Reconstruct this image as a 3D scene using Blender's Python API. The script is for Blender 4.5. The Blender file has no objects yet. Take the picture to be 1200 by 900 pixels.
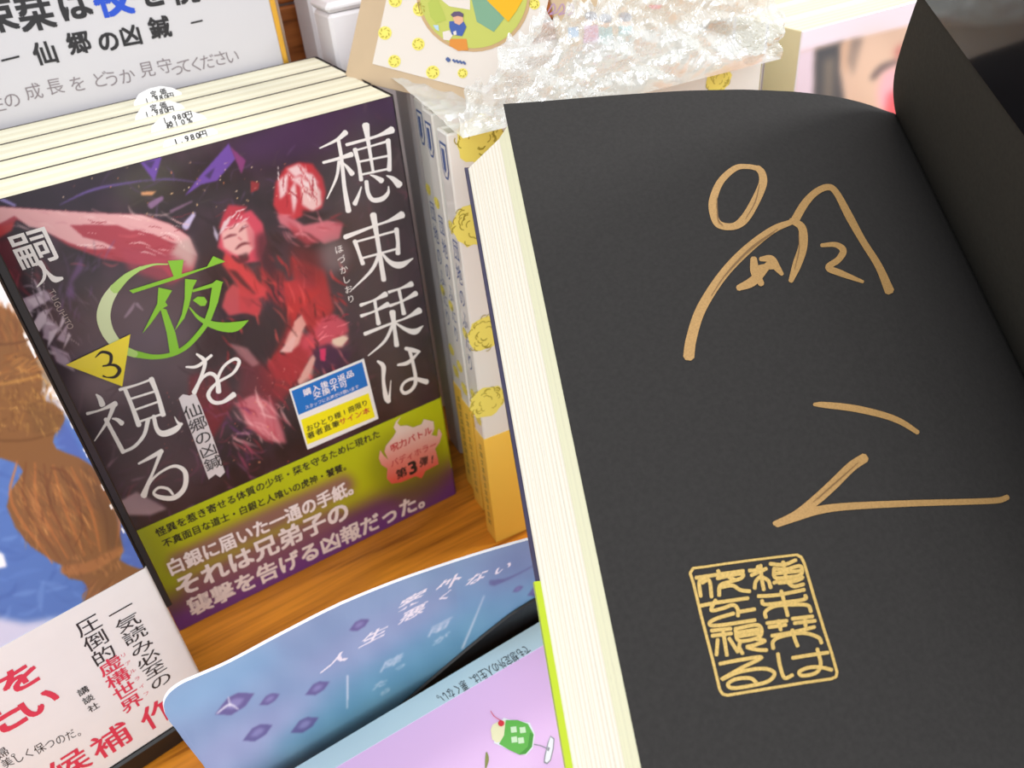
import bpy, math, random
import numpy as np
from mathutils import Matrix, Vector

# ------------------------------------------------------------------ camera (all scene sizes below are in millimetres)
MM = 0.001
Rc = np.array([[0.834754, -0.545584, -0.073753],
               [-0.374894, -0.465216, -0.801889],
               [0.403186, 0.697032, -0.592939]])
_u, _s, _v = np.linalg.svd(Rc); Rc = _u @ _v          # world -> camera (x right, y down, z forward)
FPX = 973.9
CAM = np.array([13.74, -257.46, 265.56])
scene = bpy.context.scene
col = scene.collection

cam_data = bpy.data.cameras.new('camera')
cam = bpy.data.objects.new('camera', cam_data); col.objects.link(cam)
cam_data.sensor_fit = 'HORIZONTAL'; cam_data.sensor_width = 36.0
cam_data.lens = FPX * 36.0 / 1200.0
cam_data.clip_start = 0.01; cam_data.clip_end = 50
_m = Matrix([[Rc[0][i], -Rc[1][i], -Rc[2][i], CAM[i] * MM] for i in range(3)] + [[0, 0, 0, 1]])
cam.matrix_world = _m
cam_data.dof.use_dof = True
cam_data.dof.focus_distance = 0.215
cam_data.dof.aperture_fstop = 24.0
scene.camera = cam

# ------------------------------------------------------------------ light of the shop: pale surroundings and ceiling panels
world = bpy.data.worlds.new('shop_light'); scene.world = world
world.use_nodes = True
world.node_tree.nodes['Background'].inputs[0].default_value = (0.93, 0.96, 1.0, 1)
world.node_tree.nodes['Background'].inputs[1].default_value = 0.86

def ceiling_lamp(x, y, z, sx, sy, watts, colour=(1, 0.985, 0.95)):
    d = bpy.data.lights.new('ceiling_light', 'AREA'); d.shape = 'RECTANGLE'
    d.size = sx; d.size_y = sy; d.energy = watts; d.color = colour
    o = bpy.data.objects.new('ceiling_light', d); o.location = (x, y, z); col.objects.link(o)
ceiling_lamp(0.75, 0.70, 1.9, 1.2, 0.30, 9)
ceiling_lamp(-0.9, 0.1, 1.9, 1.2, 0.30, 4)

def aimed_light(loc, target, sx, sy, watts, colour=(1, 1, 1)):
    d = bpy.data.lights.new('aimed_area_light', 'AREA'); d.shape = 'RECTANGLE'
    d.size = sx; d.size_y = sy; d.energy = watts; d.color = colour
    o = bpy.data.objects.new('aimed_area_light', d); o.location = loc; col.objects.link(o)
    o.rotation_euler = (Vector(target) - Vector(loc)).to_track_quat('-Z', 'Y').to_euler()
aimed_light((-0.75, -1.7, 0.95), (0.05, 0, 0.1), 1.8, 1.3, 24)      # added unseen fill that brightens the faces turned to the reader
aimed_light((1.3, -0.45, 0.85), (0.2, -0.13, 0.17), 0.30, 0.22, 9)    # neighbouring shelf lamp

scene.view_settings.view_transform = 'Standard'
scene.view_settings.look = 'None'
scene.view_settings.gamma = 1.0
scene.view_settings.use_curve_mapping = False
scene.view_settings.exposure = 0.15

# ------------------------------------------------------------------ projection helpers
A3 = lambda *p: np.array(p, float)
def unit(v): return np.asarray(v, float) / np.linalg.norm(v)
def to_px(p):
    q = (np.atleast_2d(np.asarray(p, float)) - CAM) @ Rc.T
    return np.stack([600 + FPX * q[:, 0] / q[:, 2], 450 + FPX * q[:, 1] / q[:, 2]], 1)
def ray(px): return Rc.T @ np.array([(px[0] - 600) / FPX, (px[1] - 450) / FPX, 1.0])
def hit(px, p0, n):
    d = ray(px); return CAM + d * ((np.asarray(p0) - CAM) @ n) / (d @ n)
def hz(px, z): return hit(px, A3(0, 0, z), A3(0, 0, 1))
def hy(px, y): return hit(px, A3(0, y, 0), A3(0, 1, 0))

class Plane:
    """A flat face in the place: origin, right, up, and the normal that points at the reader."""
    def __init__(s, O, U, V):
        s.O = np.asarray(O, float); s.U = unit(U); s.V = unit(V); s.N = np.cross(s.U, s.V)
    def loc(s, px):
        q = hit(px, s.O, s.N) - s.O; return np.array([q @ s.U, q @ s.V])
    def pt(s, uv, h=0.0): return s.O + uv[0] * s.U + uv[1] * s.V + h * s.N
    def at(s, px, h=0.0): return s.pt(s.loc(px), h)

# ------------------------------------------------------------------ mesh and material helpers
def srgb(c):
    c = np.asarray(c, float) / 255.0
    return np.where(c <= 0.04045, c / 12.92, ((c + 0.055) / 1.055) ** 2.4)

MATS = {}
def mat(name, rgb, rough=0.5, coat=0.0, spec=0.5, metal=0.0, grain=None, bump=None):
    if name in MATS: return MATS[name]
    m = bpy.data.materials.new(name); m.use_nodes = True; nt = m.node_tree
    b = nt.nodes['Principled BSDF']
    b.inputs['Base Color'].default_value = (*srgb(rgb), 1)
    b.inputs['Roughness'].default_value = rough
    b.inputs['Specular IOR Level'].default_value = spec
    b.inputs['Metallic'].default_value = metal
    b.inputs['Coat Weight'].default_value = coat
    b.inputs['Coat Roughness'].default_value = 0.08
    if grain or bump:
        tc = nt.nodes.new('ShaderNodeTexCoord'); nz = nt.nodes.new('ShaderNodeTexNoise')
        nz.inputs['Scale'].default_value = (grain or bump)[0]; nz.inputs['Detail'].default_value = 4
        nt.links.new(tc.outputs['Object'], nz.inputs['Vector'])
        if grain:
            rp = nt.nodes.new('ShaderNodeValToRGB')
            k = grain[1]; c = srgb(rgb)
            rp.color_ramp.elements[0].position = 0.3; rp.color_ramp.elements[1].position = 0.7
            rp.color_ramp.elements[0].color = (*(c * (1 - k)), 1); rp.color_ramp.elements[1].color = (*np.clip(c * (1 + k), 0, 1), 1)
            nt.links.new(nz.outputs['Fac'], rp.inputs['Fac']); nt.links.new(rp.outputs['Color'], b.inputs['Base Color'])
        if bump:
            bp = nt.nodes.new('ShaderNodeBump'); bp.inputs['Strength'].default_value = bump[1]; bp.inputs['Distance'].default_value = 0.0002
            nt.links.new(nz.outputs['Fac'], bp.inputs['Height']); nt.links.new(bp.outputs['Normal'], b.inputs['Normal'])
    MATS[name] = m
    return m

def painted(name, rough=0.4, coat=0.0, spec=0.5):
    """Printed artwork: the ink colours are stored on the mesh."""
    if name in MATS: return MATS[name]
    m = mat(name, (128, 128, 128), rough, coat, spec)
    a = m.node_tree.nodes.new('ShaderNodeAttribute'); a.attribute_name = 'ink'
    m.node_tree.links.new(a.outputs['Color'], m.node_tree.nodes['Principled BSDF'].inputs['Base Color'])
    return m

def wood(name, light, dark, axis_scale):
    m = bpy.data.materials.new(name); m.use_nodes = True; nt = m.node_tree; b = nt.nodes['Principled BSDF']
    tc = nt.nodes.new('ShaderNodeTexCoord'); mp = nt.nodes.new('ShaderNodeMapping')
    mp.inputs['Scale'].default_value = axis_scale
    n1 = nt.nodes.new('ShaderNodeTexNoise'); n1.inputs['Scale'].default_value = 1.0; n1.inputs['Detail'].default_value = 6; n1.inputs['Distortion'].default_value = 0.6
    n2 = nt.nodes.new('ShaderNodeTexNoise'); n2.inputs['Scale'].default_value = 5.0; n2.inputs['Detail'].default_value = 3
    nt.links.new(tc.outputs['Object'], mp.inputs['Vector'])
    nt.links.new(mp.outputs['Vector'], n1.inputs['Vector']); nt.links.new(mp.outputs['Vector'], n2.inputs['Vector'])
    ad = nt.nodes.new('ShaderNodeMath'); ad.operation = 'MULTIPLY_ADD'; ad.inputs[1].default_value = 0.35
    nt.links.new(n2.outputs['Fac'], ad.inputs[0]); nt.links.new(n1.outputs['Fac'], ad.inputs[2])
    rp = nt.nodes.new('ShaderNodeValToRGB'); e = rp.color_ramp.elements
    e[0].position = 0.46; e[0].color = (*srgb(dark), 1); e[1].position = 0.78; e[1].color = (*srgb(light), 1)
    mid = e.new(0.58); mid.color = (*(0.45 * srgb(dark) + 0.55 * srgb(light)), 1)
    nt.links.new(ad.outputs['Value'], rp.inputs['Fac']); nt.links.new(rp.outputs['Color'], b.inputs['Base Color'])
    b.inputs['Roughness'].default_value = 0.38
    MATS[name] = m
    return m

class MB:
    """Collects faces (world millimetres) and links them as ONE mesh object."""
    def __init__(s): s.v = []; s.f = []; s.m = []; s.mats = []; s.col = {}
    def mi(s, m):
        if m not in s.mats: s.mats.append(m)
        return s.mats.index(m)
    def add(s, verts, faces, m, colours=None):
        b = len(s.v); k = s.mi(m)
        s.v += [tuple(p) for p in verts]
        s.f += [tuple(b + i for i in f) for f in faces]; s.m += [k] * len(faces)
        if colours is not None: s.col[b] = np.asarray(colours, float)
    def box(s, frame, lo, hi, m, r=0.0):
        """Box with softened edges in a frame (O, X, Y, Z)."""
        O, X, Y, Z = frame
        bm = [(x, y, z) for x in (0, 1) for y in (0, 1) for z in (0, 1)]
        d = [hi[i] - lo[i] for i in range(3)]; r = min(r, min(abs(q) for q in d) * 0.45)
        vs = []; ids = {}
        for c in bm:
            for ax in range(3):
                p = []
                for i in range(3):
                    w = lo[i] + c[i] * d[i]
                    if r and i != ax: w += r if c[i] == 0 else -r
                    p.append(w)
                ids[c, ax] = len(vs); vs.append(O + p[0] * X + p[1] * Y + p[2] * Z)
        fs = []
        def quad(ax, side):
            o = [i for i in range(3) if i != ax]; out = []
            for a, b in ((0, 0), (1, 0), (1, 1), (0, 1)):
                c = [0, 0, 0]; c[ax] = side; c[o[0]] = a; c[o[1]] = b; out.append(tuple(c))
            return out
        if not r:
            for ax in range(3):
                for sd in (0, 1):
                    q = [ids[c, 0] for c in quad(ax, sd)]; fs.append(q)
        else:
            for ax in range(3):
                for sd in (0, 1): fs.append([ids[c, ax] for c in quad(ax, sd)])
            for ax in range(3):
                o = [i for i in range(3) if i != ax]
                for a in (0, 1):
                    for b in (0, 1):
                        c0 = [0, 0, 0]; c0[o[0]] = a; c0[o[1]] = b; c1 = list(c0); c1[ax] = 1
                        fs.append([ids[tuple(c0), o[0]], ids[tuple(c1), o[0]], ids[tuple(c1), o[1]], ids[tuple(c0), o[1]]])
            for c in bm: fs.append([ids[c, 0], ids[c, 1], ids[c, 2]])
        s.add(vs, fs, m)
    def prism(s, ring, vec, m, m_cap=None):
        """Closed ring of points swept along a vector."""
        n = len(ring); ring = [np.asarray(p, float) for p in ring]
        vs = ring + [p + vec for p in ring]
        s.add(vs, [(i, (i + 1) % n, n + (i + 1) % n, n + i) for i in range(n)], m)
        s.add(vs, [tuple(range(n))[::-1], tuple(range(n, 2 * n))], m_cap or m)
    def grid(s, fn, us, vs, m, canvas=None, colour=None):
        P = np.array([[fn(u, v) for u in us] for v in vs]); h, w = P.shape[:2]
        P = P.reshape(-1, 3); F = [(j * w + i, j * w + i + 1, (j + 1) * w + i + 1, (j + 1) * w + i) for j in range(h - 1) for i in range(w - 1)]
        s.add(P, F, m, canvas.sample(to_px(P)) if canvas is not None else colour)
    def build(s, name, parent=None, base=None, smooth=False):
        me = bpy.data.meshes.new(name)
        b = np.asarray(base if base is not None else (0, 0, 0), float)
        me.from_pydata([tuple((np.asarray(p) - b) * MM) for p in s.v], [], s.f)
        for m in s.mats: me.materials.append(m)
        me.polygons.foreach_set('material_index', s.m)
        if s.col:
            at = me.attributes.new('ink', 'FLOAT_COLOR', 'POINT')
            a = np.ones((len(s.v), 4)); a[:, :3] = 0.5
            for k, c in s.col.items(): a[k:k + len(c), :3] = c
            at.data.foreach_set('color', a.ravel())
        if smooth: me.polygons.foreach_set('use_smooth', [True] * len(s.f))
        me.update()
        o = bpy.data.objects.new(name, me); col.objects.link(o)
        if parent is not None: o.parent = parent
        else: o.location = b * MM
        return o

def tag(o, label, cat, group=None):
    o['label'] = label; o['category'] = cat
    if group: o['group'] = group
    return o
def thing(name, label, cat, base, group=None):
    o = bpy.data.objects.new(name, None); col.objects.link(o); o.empty_display_size = 0.02
    o.location = np.asarray(base, float) * MM
    return tag(o, label, cat, group)
def copy_thing(o, dv, label):
    c = o.copy(); col.objects.link(c); c.location = Vector(o.location) + Vector(np.asarray(dv, float) * MM); c['label'] = label
    for ch in list(o.children):
        k = ch.copy(); col.objects.link(k); k.parent = c
    return c

# ------------------------------------------------------------------ lettering: outlines of the built-in font, laid on a face
GL = {}
def glyph(ch, bold=0.0):
    key = (ch, bold)
    if key not in GL:
        cu = bpy.data.curves.new('glyph', 'FONT'); cu.body = ch; cu.offset = bold; cu.resolution_u = 3
        ob = bpy.data.objects.new('glyph', cu); col.objects.link(ob)
        me = bpy.data.meshes.new_from_object(ob.evaluated_get(bpy.context.evaluated_depsgraph_get()))
        v = np.array([p.co[:2] for p in me.vertices]).reshape(-1, 2); f = [tuple(p.vertices) for p in me.polygons]
        bpy.data.objects.remove(ob); bpy.data.curves.remove(cu); bpy.data.meshes.remove(me)
        if len(v):
            cx = 0.5 if ord(ch) > 0x2000 else (v[:, 0].min() + v[:, 0].max()) / 2
            v = v - (cx, 0.38 if ord(ch) > 0x2000 else 0.35)
        GL[key] = (v, f)
    return GL[key]

def write(mb, plane, text, p0, p1, m, em=None, h=0.1, bold=0.0, vertical=False, sx=1.0, sy=1.0, upright=False, rot=0.0, fit=True):
    """Characters spaced evenly with their centres from pixel p0 to pixel p1; em is the size in mm (default: the spacing)."""
    a, b = plane.loc(p0), plane.loc(p1); n = len(text)
    step = np.linalg.norm(b - a) / max(1, n - 1) if n > 1 else (em or 5)
    em = em or step
    if n > 1 and fit:
        if vertical: sy = min(sy, step / em)
        elif upright and abs((b - a)[1]) > abs((b - a)[0]): sy = min(sy, step / em)
        else: sx = min(sx, step / em)
    d = (b - a) / max(1e-9, np.linalg.norm(b - a)) if n > 1 else A3(1, 0)
    if upright: x, y = A3(1, 0), A3(0, 1)
    elif vertical: y = -d; x = A3(y[1], -y[0])
    else: x = d; y = A3(-d[1], d[0])
    if rot:
        c, s_ = math.cos(rot), math.sin(rot); x, y = c * x + s_ * y, c * y - s_ * x
    for i, ch in enumerate(text):
        if ch == ' ': continue
        v, f = glyph(ch)
        if not len(v): continue
        c = a + (b - a) * (i / max(1, n - 1))
        k = bold if isinstance(bold, (int, float)) else 0
        for j, (ex, ey) in enumerate([(0, 0)] if k < .003 else [(-k, -k), (k, -k), (-k, k), (k, k)]):
            mb.add([plane.pt(c + em * (sx * (q[0] + ex) * x + sy * (q[1] + ey) * y), h + .012 * j) for q in v], f, m)

def poly(mb, plane, pts, m, h=0.1):
    mb.add([plane.at(p, h) for p in pts], [tuple(range(len(pts)))], m)

def smooth_line(pts, k=6):
    p = np.asarray(pts, float)
    if len(p) < 3: return np.array([p[0] + (p[-1] - p[0]) * t for t in np.linspace(0, 1, k + 1)])
    q = np.vstack([2 * p[0] - p[1], p, 2 * p[-1] - p[-2]]); out = []
    for i in range(1, len(q) - 2):
        for t in np.linspace(0, 1, k, endpoint=False):
            a, b, c, d = q[i - 1], q[i], q[i + 1], q[i + 2]
            out.append(0.5 * (2 * b + (c - a) * t + (2 * a - 5 * b + 4 * c - d) * t * t + (3 * b - a - 3 * c + d) * t ** 3))
    out.append(q[-2]); return np.array(out)

def ribbon(pts, widths, k=6, cap=True):
    """Outline quads (pixels) of a pen stroke with a width at every point."""
    w = np.asarray(widths if hasattr(widths, '__len__') else [widths] * len(pts), float)
    if len(w) != len(pts): w = np.interp(np.linspace(0, 1, len(pts)), np.linspace(0, 1, len(w)), w)
    s = smooth_line(np.column_stack([np.asarray(pts, float), w]), k)
    p, w = s[:, :2], np.maximum(s[:, 2], 0.2) / 2
    t = np.gradient(p, axis=0); t /= np.linalg.norm(t, axis=1)[:, None] + 1e-9
    nrm = np.column_stack([-t[:, 1], t[:, 0]])
    L = p + nrm * w[:, None]; Rr = p - nrm * w[:, None]
    if cap:
        e = 0.55
        L = np.vstack([p[0] - t[0] * w[0] * e + nrm[0] * w[0] * .5, L, p[-1] + t[-1] * w[-1] * e + nrm[-1] * w[-1] * .5])
        Rr = np.vstack([p[0] - t[0] * w[0] * e - nrm[0] * w[0] * .5, Rr, p[-1] + t[-1] * w[-1] * e - nrm[-1] * w[-1] * .5])
    return L, Rr
NSTROKE = [0]
def stroke(mb, at, pts, widths, m, h=0.1, k=6):
    L, Rr = ribbon(pts, widths, k); n = len(L); NSTROKE[0] += 1; h = h + .012 * (NSTROKE[0] % 9)
    hs = [h + .05 * i / n for i in range(n)]
    mb.add([at(q, g) for q, g in zip(L, hs)] + [at(q, g) for q, g in zip(Rr, hs)], [(i, i + 1, n + i + 1, n + i) for i in range(n - 1)], m)

# ------------------------------------------------------------------ a small painter for printed artwork
def box_blur(a, r):
    r = int(r)
    if r < 1: return a
    for ax in (0, 1):
        p = np.concatenate([np.repeat(a.take([0], ax), r + 1, ax), a, np.repeat(a.take([-1], ax), r, ax)], ax)
        c = np.cumsum(p, ax); n = a.shape[ax]
        a = (c.take(range(2 * r + 1, 2 * r + 1 + n), ax) - c.take(range(0, n), ax)) / (2 * r + 1)
    return a
class Canvas:
    def __init__(s, x0, y0, x1, y1, k, rgb):
        s.x0, s.y0, s.k = x0, y0, k
        s.a = np.ones((int((y1 - y0) * k), int((x1 - x0) * k), 3)) * np.asarray(rgb, float)
        s.rng = np.random.default_rng(7)
    def mask(s, pts):
        q = (np.asarray(pts, float) - (s.x0, s.y0)) * s.k; H, W = s.a.shape[:2]
        xa, ya = np.maximum(np.floor(q.min(0)).astype(int) - 1, 0); xb, yb = np.minimum(np.ceil(q.max(0)).astype(int) + 2, (W, H))
        if xb <= xa or yb <= ya: return None
        X, Y = np.meshgrid(np.arange(xa, xb) + .5, np.arange(ya, yb) + .5); ins = np.zeros(X.shape, bool)
        for (x1, y1), (x2, y2) in zip(q, np.roll(q, -1, 0)):
            if y1 != y2: ins ^= ((y1 > Y) != (y2 > Y)) & (X < (x2 - x1) * (Y - y1) / (y2 - y1) + x1)
        return xa, ya, ins.astype(float)
    def fill(s, pts, rgb, alpha=1.0, soft=0.6):
        r = s.mask(pts)
        if r is None: return
        xa, ya, m = r; pad = int(soft * s.k * 3) + 1
        H, W = s.a.shape[:2]; x0, y0 = max(0, xa - pad), max(0, ya - pad); x1, y1 = min(W, xa + m.shape[1] + pad), min(H, ya + m.shape[0] + pad)
        M = np.zeros((y1 - y0, x1 - x0)); M[ya - y0:ya - y0 + m.shape[0], xa - x0:xa - x0 + m.shape[1]] = m
        for _ in range(2): M = box_blur(M, round(soft * s.k))
        M = (M * alpha)[..., None]
        s.a[y0:y1, x0:x1] = s.a[y0:y1, x0:x1] * (1 - M) + np.asarray(rgb, float) * M
    def line(s, pts, widths, rgb, alpha=1.0, soft=0.6, k=5):
        L, Rr = ribbon(pts, widths, k); s.fill(np.vstack([L, Rr[::-1]]), rgb, alpha, soft)
    def blob(s, c, rx, ry, rgb, alpha=1.0, soft=None, rot=0.0):
        t = np.linspace(0, 2 * math.pi, 28, endpoint=False); x, y = rx * np.cos(t), ry * np.sin(t)
        cr, sr = math.cos(rot), math.sin(rot)
        s.fill(np.column_stack([c[0] + x * cr - y * sr, c[1] + x * sr + y * cr]), rgb, alpha, soft if soft is not None else min(rx, ry) * .3)
    def grad(s, p0, p1, c0, c1):
        H, W = s.a.shape[:2]; X, Y = np.meshgrid(np.arange(W) / s.k + s.x0, np.arange(H) / s.k + s.y0)
        d = np.asarray(p1, float) - p0; t = np.clip(((X - p0[0]) * d[0] + (Y - p0[1]) * d[1]) / (d @ d), 0, 1)[..., None]
        s.a[:] = np.asarray(c0) * (1 - t) + np.asarray(c1) * t
    def noise(s, size, amp, tint=(1, 1, 1)):
        H, W = s.a.shape[:2]; n = s.rng.standard_normal((H, W)); r = max(1, int(size * s.k))
        for _ in range(2): n = box_blur(n, r)
        s.a += (n / (n.std() + 1e-9) * amp)[..., None] * np.asarray(tint)
    def dabs(s, n, box, rgbs, length, width, angle, spread=.4, alpha=.6, soft=.5):
        for _ in range(n):
            x, y = s.rng.uniform(box[0], box[2]), s.rng.uniform(box[1], box[3]); a = angle + s.rng.normal(0, spread); l = length * s.rng.uniform(.4, 1.3)
            dx, dy = math.cos(a) * l / 2, math.sin(a) * l / 2
            s.line([(x - dx, y - dy), (x + s.rng.normal(0, l * .08), y + s.rng.normal(0, l * .08)), (x + dx, y + dy)], [width * .4, width * s.rng.uniform(.6, 1.3), width * .3], rgbs[s.rng.integers(len(rgbs))], alpha * s.rng.uniform(.5, 1), soft, 3)
    def text(s, ch, c, ax, ay, rgb, alpha=1.0, bold=0.0, soft=0.4):
        v, f = glyph(ch, bold); ax, ay = A3(*ax), A3(*ay)
        for t in f: s.fill([A3(*c) + v[i][0] * ax + v[i][1] * ay for i in t], rgb, alpha, soft)
    def sample(s, px):
        H, W = s.a.shape[:2]; x = np.clip((px[:, 0] - s.x0) * s.k - .5, 0, W - 1.001); y = np.clip((px[:, 1] - s.y0) * s.k - .5, 0, H - 1.001)
        i, j = x.astype(int), y.astype(int); fx, fy = (x - i)[:, None], (y - j)[:, None]; a = s.a
        c = (a[j, i] * (1 - fx) + a[j, i + 1] * fx) * (1 - fy) + (a[j + 1, i] * (1 - fx) + a[j + 1, i + 1] * fx) * fy
        return srgb(np.clip(c, 0, 255))

X3, Y3, Z3 = A3(1, 0, 0), A3(0, 1, 0), A3(0, 0, 1)
Q = lambda ox, oy, k: (lambda *pts: [(ox + x / k, oy + y / k) for x, y in pts])   # detail coordinates -> photograph pixels

# shared materials
CREAM = mat('page_cream', (232, 228, 206), 0.75, spec=0.2)
CREAM_D = mat('page_cream_shade', (224, 218, 192), 0.75, spec=0.2)
WHITE = mat('white_paper', (236, 234, 232), 0.6, spec=0.3)
INKB = mat('black_ink', (38, 34, 36), 0.5)
BLACKCARD = mat('black_cover', (14, 13, 15), 0.35)
random.seed(3)

def page_block(mb, frame, u0, u1, v0, v1, d0, d1, leaves=14):
    """Closed pages: leaves gathered in slightly uneven sheaves. frame = Plane; depth goes behind the face."""
    P = lambda u, v, d: frame.pt((u, v), -d)
    edges = np.linspace(d0, d1, leaves + 1)
    for i in range(leaves):
        j = random.uniform(0, 0.25); a, b = edges[i], edges[i + 1]
        vs = [P(u, v, d) for u in (u0 + j, u1) for v in (v0 + j, v1 - j) for d in (a, b)]
        mb.add(vs, [(0, 1, 3, 2), (4, 6, 7, 5), (0, 4, 5, 1), (2, 3, 7, 6), (0, 2, 6, 4), (1, 5, 7, 3)], CREAM if i % 2 else CREAM_D)

def jacket(mb, frame, W, H, T, c, m, v0=0.0, spine='right', g=0.0, r=1.2):
    """Paper cover folded round a closed book, open at the fore-edge; g lifts it off (for a paper band)."""
    def arc(cx, cd, rr, a0, a1): return [(cx + rr * math.cos(a), cd + rr * math.sin(a)) for a in np.linspace(a0, a1, 6)]
    out = [(-g, -g)] + arc(W - r, r, r + g, -math.pi / 2, 0) + arc(W - r, T - r, r + g, 0, math.pi / 2) + [(-g, T + g)]
    inn = [(-g, T - c)] + arc(W - r, T - r, r - c, math.pi / 2, 0) + arc(W - r, r, r - c, 0, -math.pi / 2) + [(-g, c)]
    ring = out + inn
    if spine == 'left': ring = [(W - u, d) for u, d in ring][::-1]
    mb.prism([frame.pt((u, v0), -d) for u, d in ring], frame.V * (H - v0), m)

# ================================================================== the setting
WOOD = wood('orange_wood', (230, 146, 40), (140, 76, 12), (9, 170, 60))
t = MB()
fr = (A3(0, 0, 0), X3, Y3, Z3)
t.box(fr, (-420, -330, -30), (760, 300, 0), WOOD, 2)
tb = tag(t.build('display_table', base=(0, 0, -30)), 'orange-brown wooden display table with straight grain under all the books', 'table')
SEAM = mat('plank_seam', (96, 48, 16), 0.6)
WOODB = wood('back_wood', (188, 112, 56), (120, 66, 30), (14, 60, 110))
w = MB()
for k in range(-2, 12): w.box(fr, (-420, 118, k * 32 + .6), (760, 132, k * 32 + 31.6), WOODB, 1.0)
wb = w.build('wall_back', base=(0, 118, 0)); wb['kind'] = 'structure'

# ================================================================== dark fantasy paperbacks, four copies face out
FP = Plane(A3(0, 0, 0), X3, Z3)                     # face of the first copy
BW, BH, BT = 128.0, 182.0, 16.8
cv = Canvas(-60, 90, 560, 760, 1.6, (46, 32, 42))
cv.noise(14, 7, (1.0, .55, .8)); cv.noise(5, 4, (1, .6, .8))
f = cv.fill
cv.blob((60, 235), 120, 26, (33, 20, 38), .8, 12, -.27); cv.blob((380, 150), 120, 32, (66, 40, 78), .9, 14, -.27)
cv.blob((175, 215), 45, 26, (66, 62, 54), .75, 10, -.2); cv.blob((235, 215), 36, 26, (40, 32, 36), .7, 10)
cv.blob((260, 400), 140, 90, (98, 86, 88), .7, 34); cv.blob((140, 400), 70, 80, (92, 82, 92), .65, 22); cv.blob((170, 540), 90, 60, (78, 62, 70), .6, 26)  # grey haze of the wrapping's reflection, painted into the cover colours
cv.blob((440, 260), 60, 130, (74, 66, 66), .7, 26); cv.blob((470, 420), 40, 60, (70, 62, 52), .6, 18)
cv.dabs(70, (120, 170, 460, 260), [(90, 60, 120), (120, 90, 140), (60, 40, 70), (80, 74, 66)], 24, 2.2, -.5, .7, .4)
f([(160, 184), (190, 182), (181, 213)], (104, 68, 160), .95); f([(168, 190), (182, 188), (177, 198)], (60, 40, 90), .9)
f([(216, 230), (236, 204), (252, 186), (268, 168), (276, 186), (254, 212), (236, 216)], (106, 70, 158), .95)
f([(240, 206), (252, 196), (246, 210)], (58, 40, 84), .9); f([(270, 172), (288, 188), (283, 204)], (130, 54, 112), .95)
cv.line([(70, 240), (110, 222), (165, 212)], [1, 3, 1.5], (104, 82, 150), .9); cv.line([(165, 212), (200, 210), (240, 215)], [1.5, 2, 1], (104, 82, 150), .7)
cv.line([(-10, 228), (18, 241)], [5, 3], (150, 140, 200), .9); cv.line([(200, 248), (225, 236)], [4, 2], (146, 110, 140), .7); cv.line([(217, 266), (228, 250)], [9, 4], (196, 184, 220), .95)
cv.line([(176, 241), (190, 232)], [8, 5], (150, 112, 156), .8)
# outstretched arm
f([(-40, 262), (-5, 242), (25, 244), (83, 248), (117, 250), (167, 252), (200, 263), (220, 276), (231, 300), (226, 318), (205, 330), (190, 314), (150, 308), (120, 303), (80, 288), (50, 268), (20, 258), (-40, 285)], (176, 62, 76), .95, 1.2)
f([(-40, 256), (-5, 242), (25, 244), (83, 248), (117, 250), (167, 252), (200, 263), (222, 278), (231, 300), (222, 296), (205, 286), (190, 279), (167, 269), (153, 270), (138, 264), (108, 263), (82, 264), (98, 278), (122, 284), (136, 291), (104, 292), (80, 284), (46, 268), (34, 266), (17, 253), (0, 262), (-40, 272)], (226, 172, 172), .95, .9)
f([(222, 278), (232, 300), (225, 316), (206, 318), (198, 300), (206, 286)], (198, 166, 160), .9, 3)
cv.dabs(16, (20, 247, 200, 268), [(240, 205, 200), (206, 140, 145)], 26, 2.4, .25, .15, .6); cv.dabs(20, (90, 272, 215, 312), [(160, 44, 58), (206, 92, 100), (130, 40, 54)], 24, 3, .25, .2, .6)
f([(140, 288), (206, 300), (226, 316), (200, 334), (150, 316)], (170, 66, 84), .7, 3)
f([(-40, 285), (0, 265), (18, 258), (14, 270), (-2, 280)], (190, 56, 58), .9, 1); f([(-30, 290), (16, 276), (26, 320), (16, 345), (-20, 340)], (96, 26, 40), .85, 4)
cv.dabs(24, (-20, 275, 60, 350), [(120, 40, 54), (70, 34, 48), (150, 60, 72)], 22, 4, .9, .5, .6)
# broken panes by the fore-edge
for p in ([(22, 352), (52, 340), (60, 350), (34, 366)], [(46, 366), (62, 360), (40, 392), (36, 384)], [(56, 372), (70, 384), (60, 400), (50, 396)], [(80, 378), (76, 402), (66, 398)], [(22, 372), (36, 370), (30, 384)], [(58, 404), (80, 414), (88, 436), (66, 424)]):
    f(p, (188, 168, 186), .85, .8)
cv.dabs(34, (15, 330, 110, 430), [(120, 104, 124), (60, 34, 50), (150, 130, 150), (90, 40, 60)], 30, 1.6, .9, .25, .6)
cv.dabs(26, (70, 290, 130, 380), [(100, 70, 120), (76, 60, 84), (120, 90, 140)], 26, 3, 1.9, .5, .45)
cv.blob((120, 455), 46, 26, (150, 128, 136), .6, 14, -.35)
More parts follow.
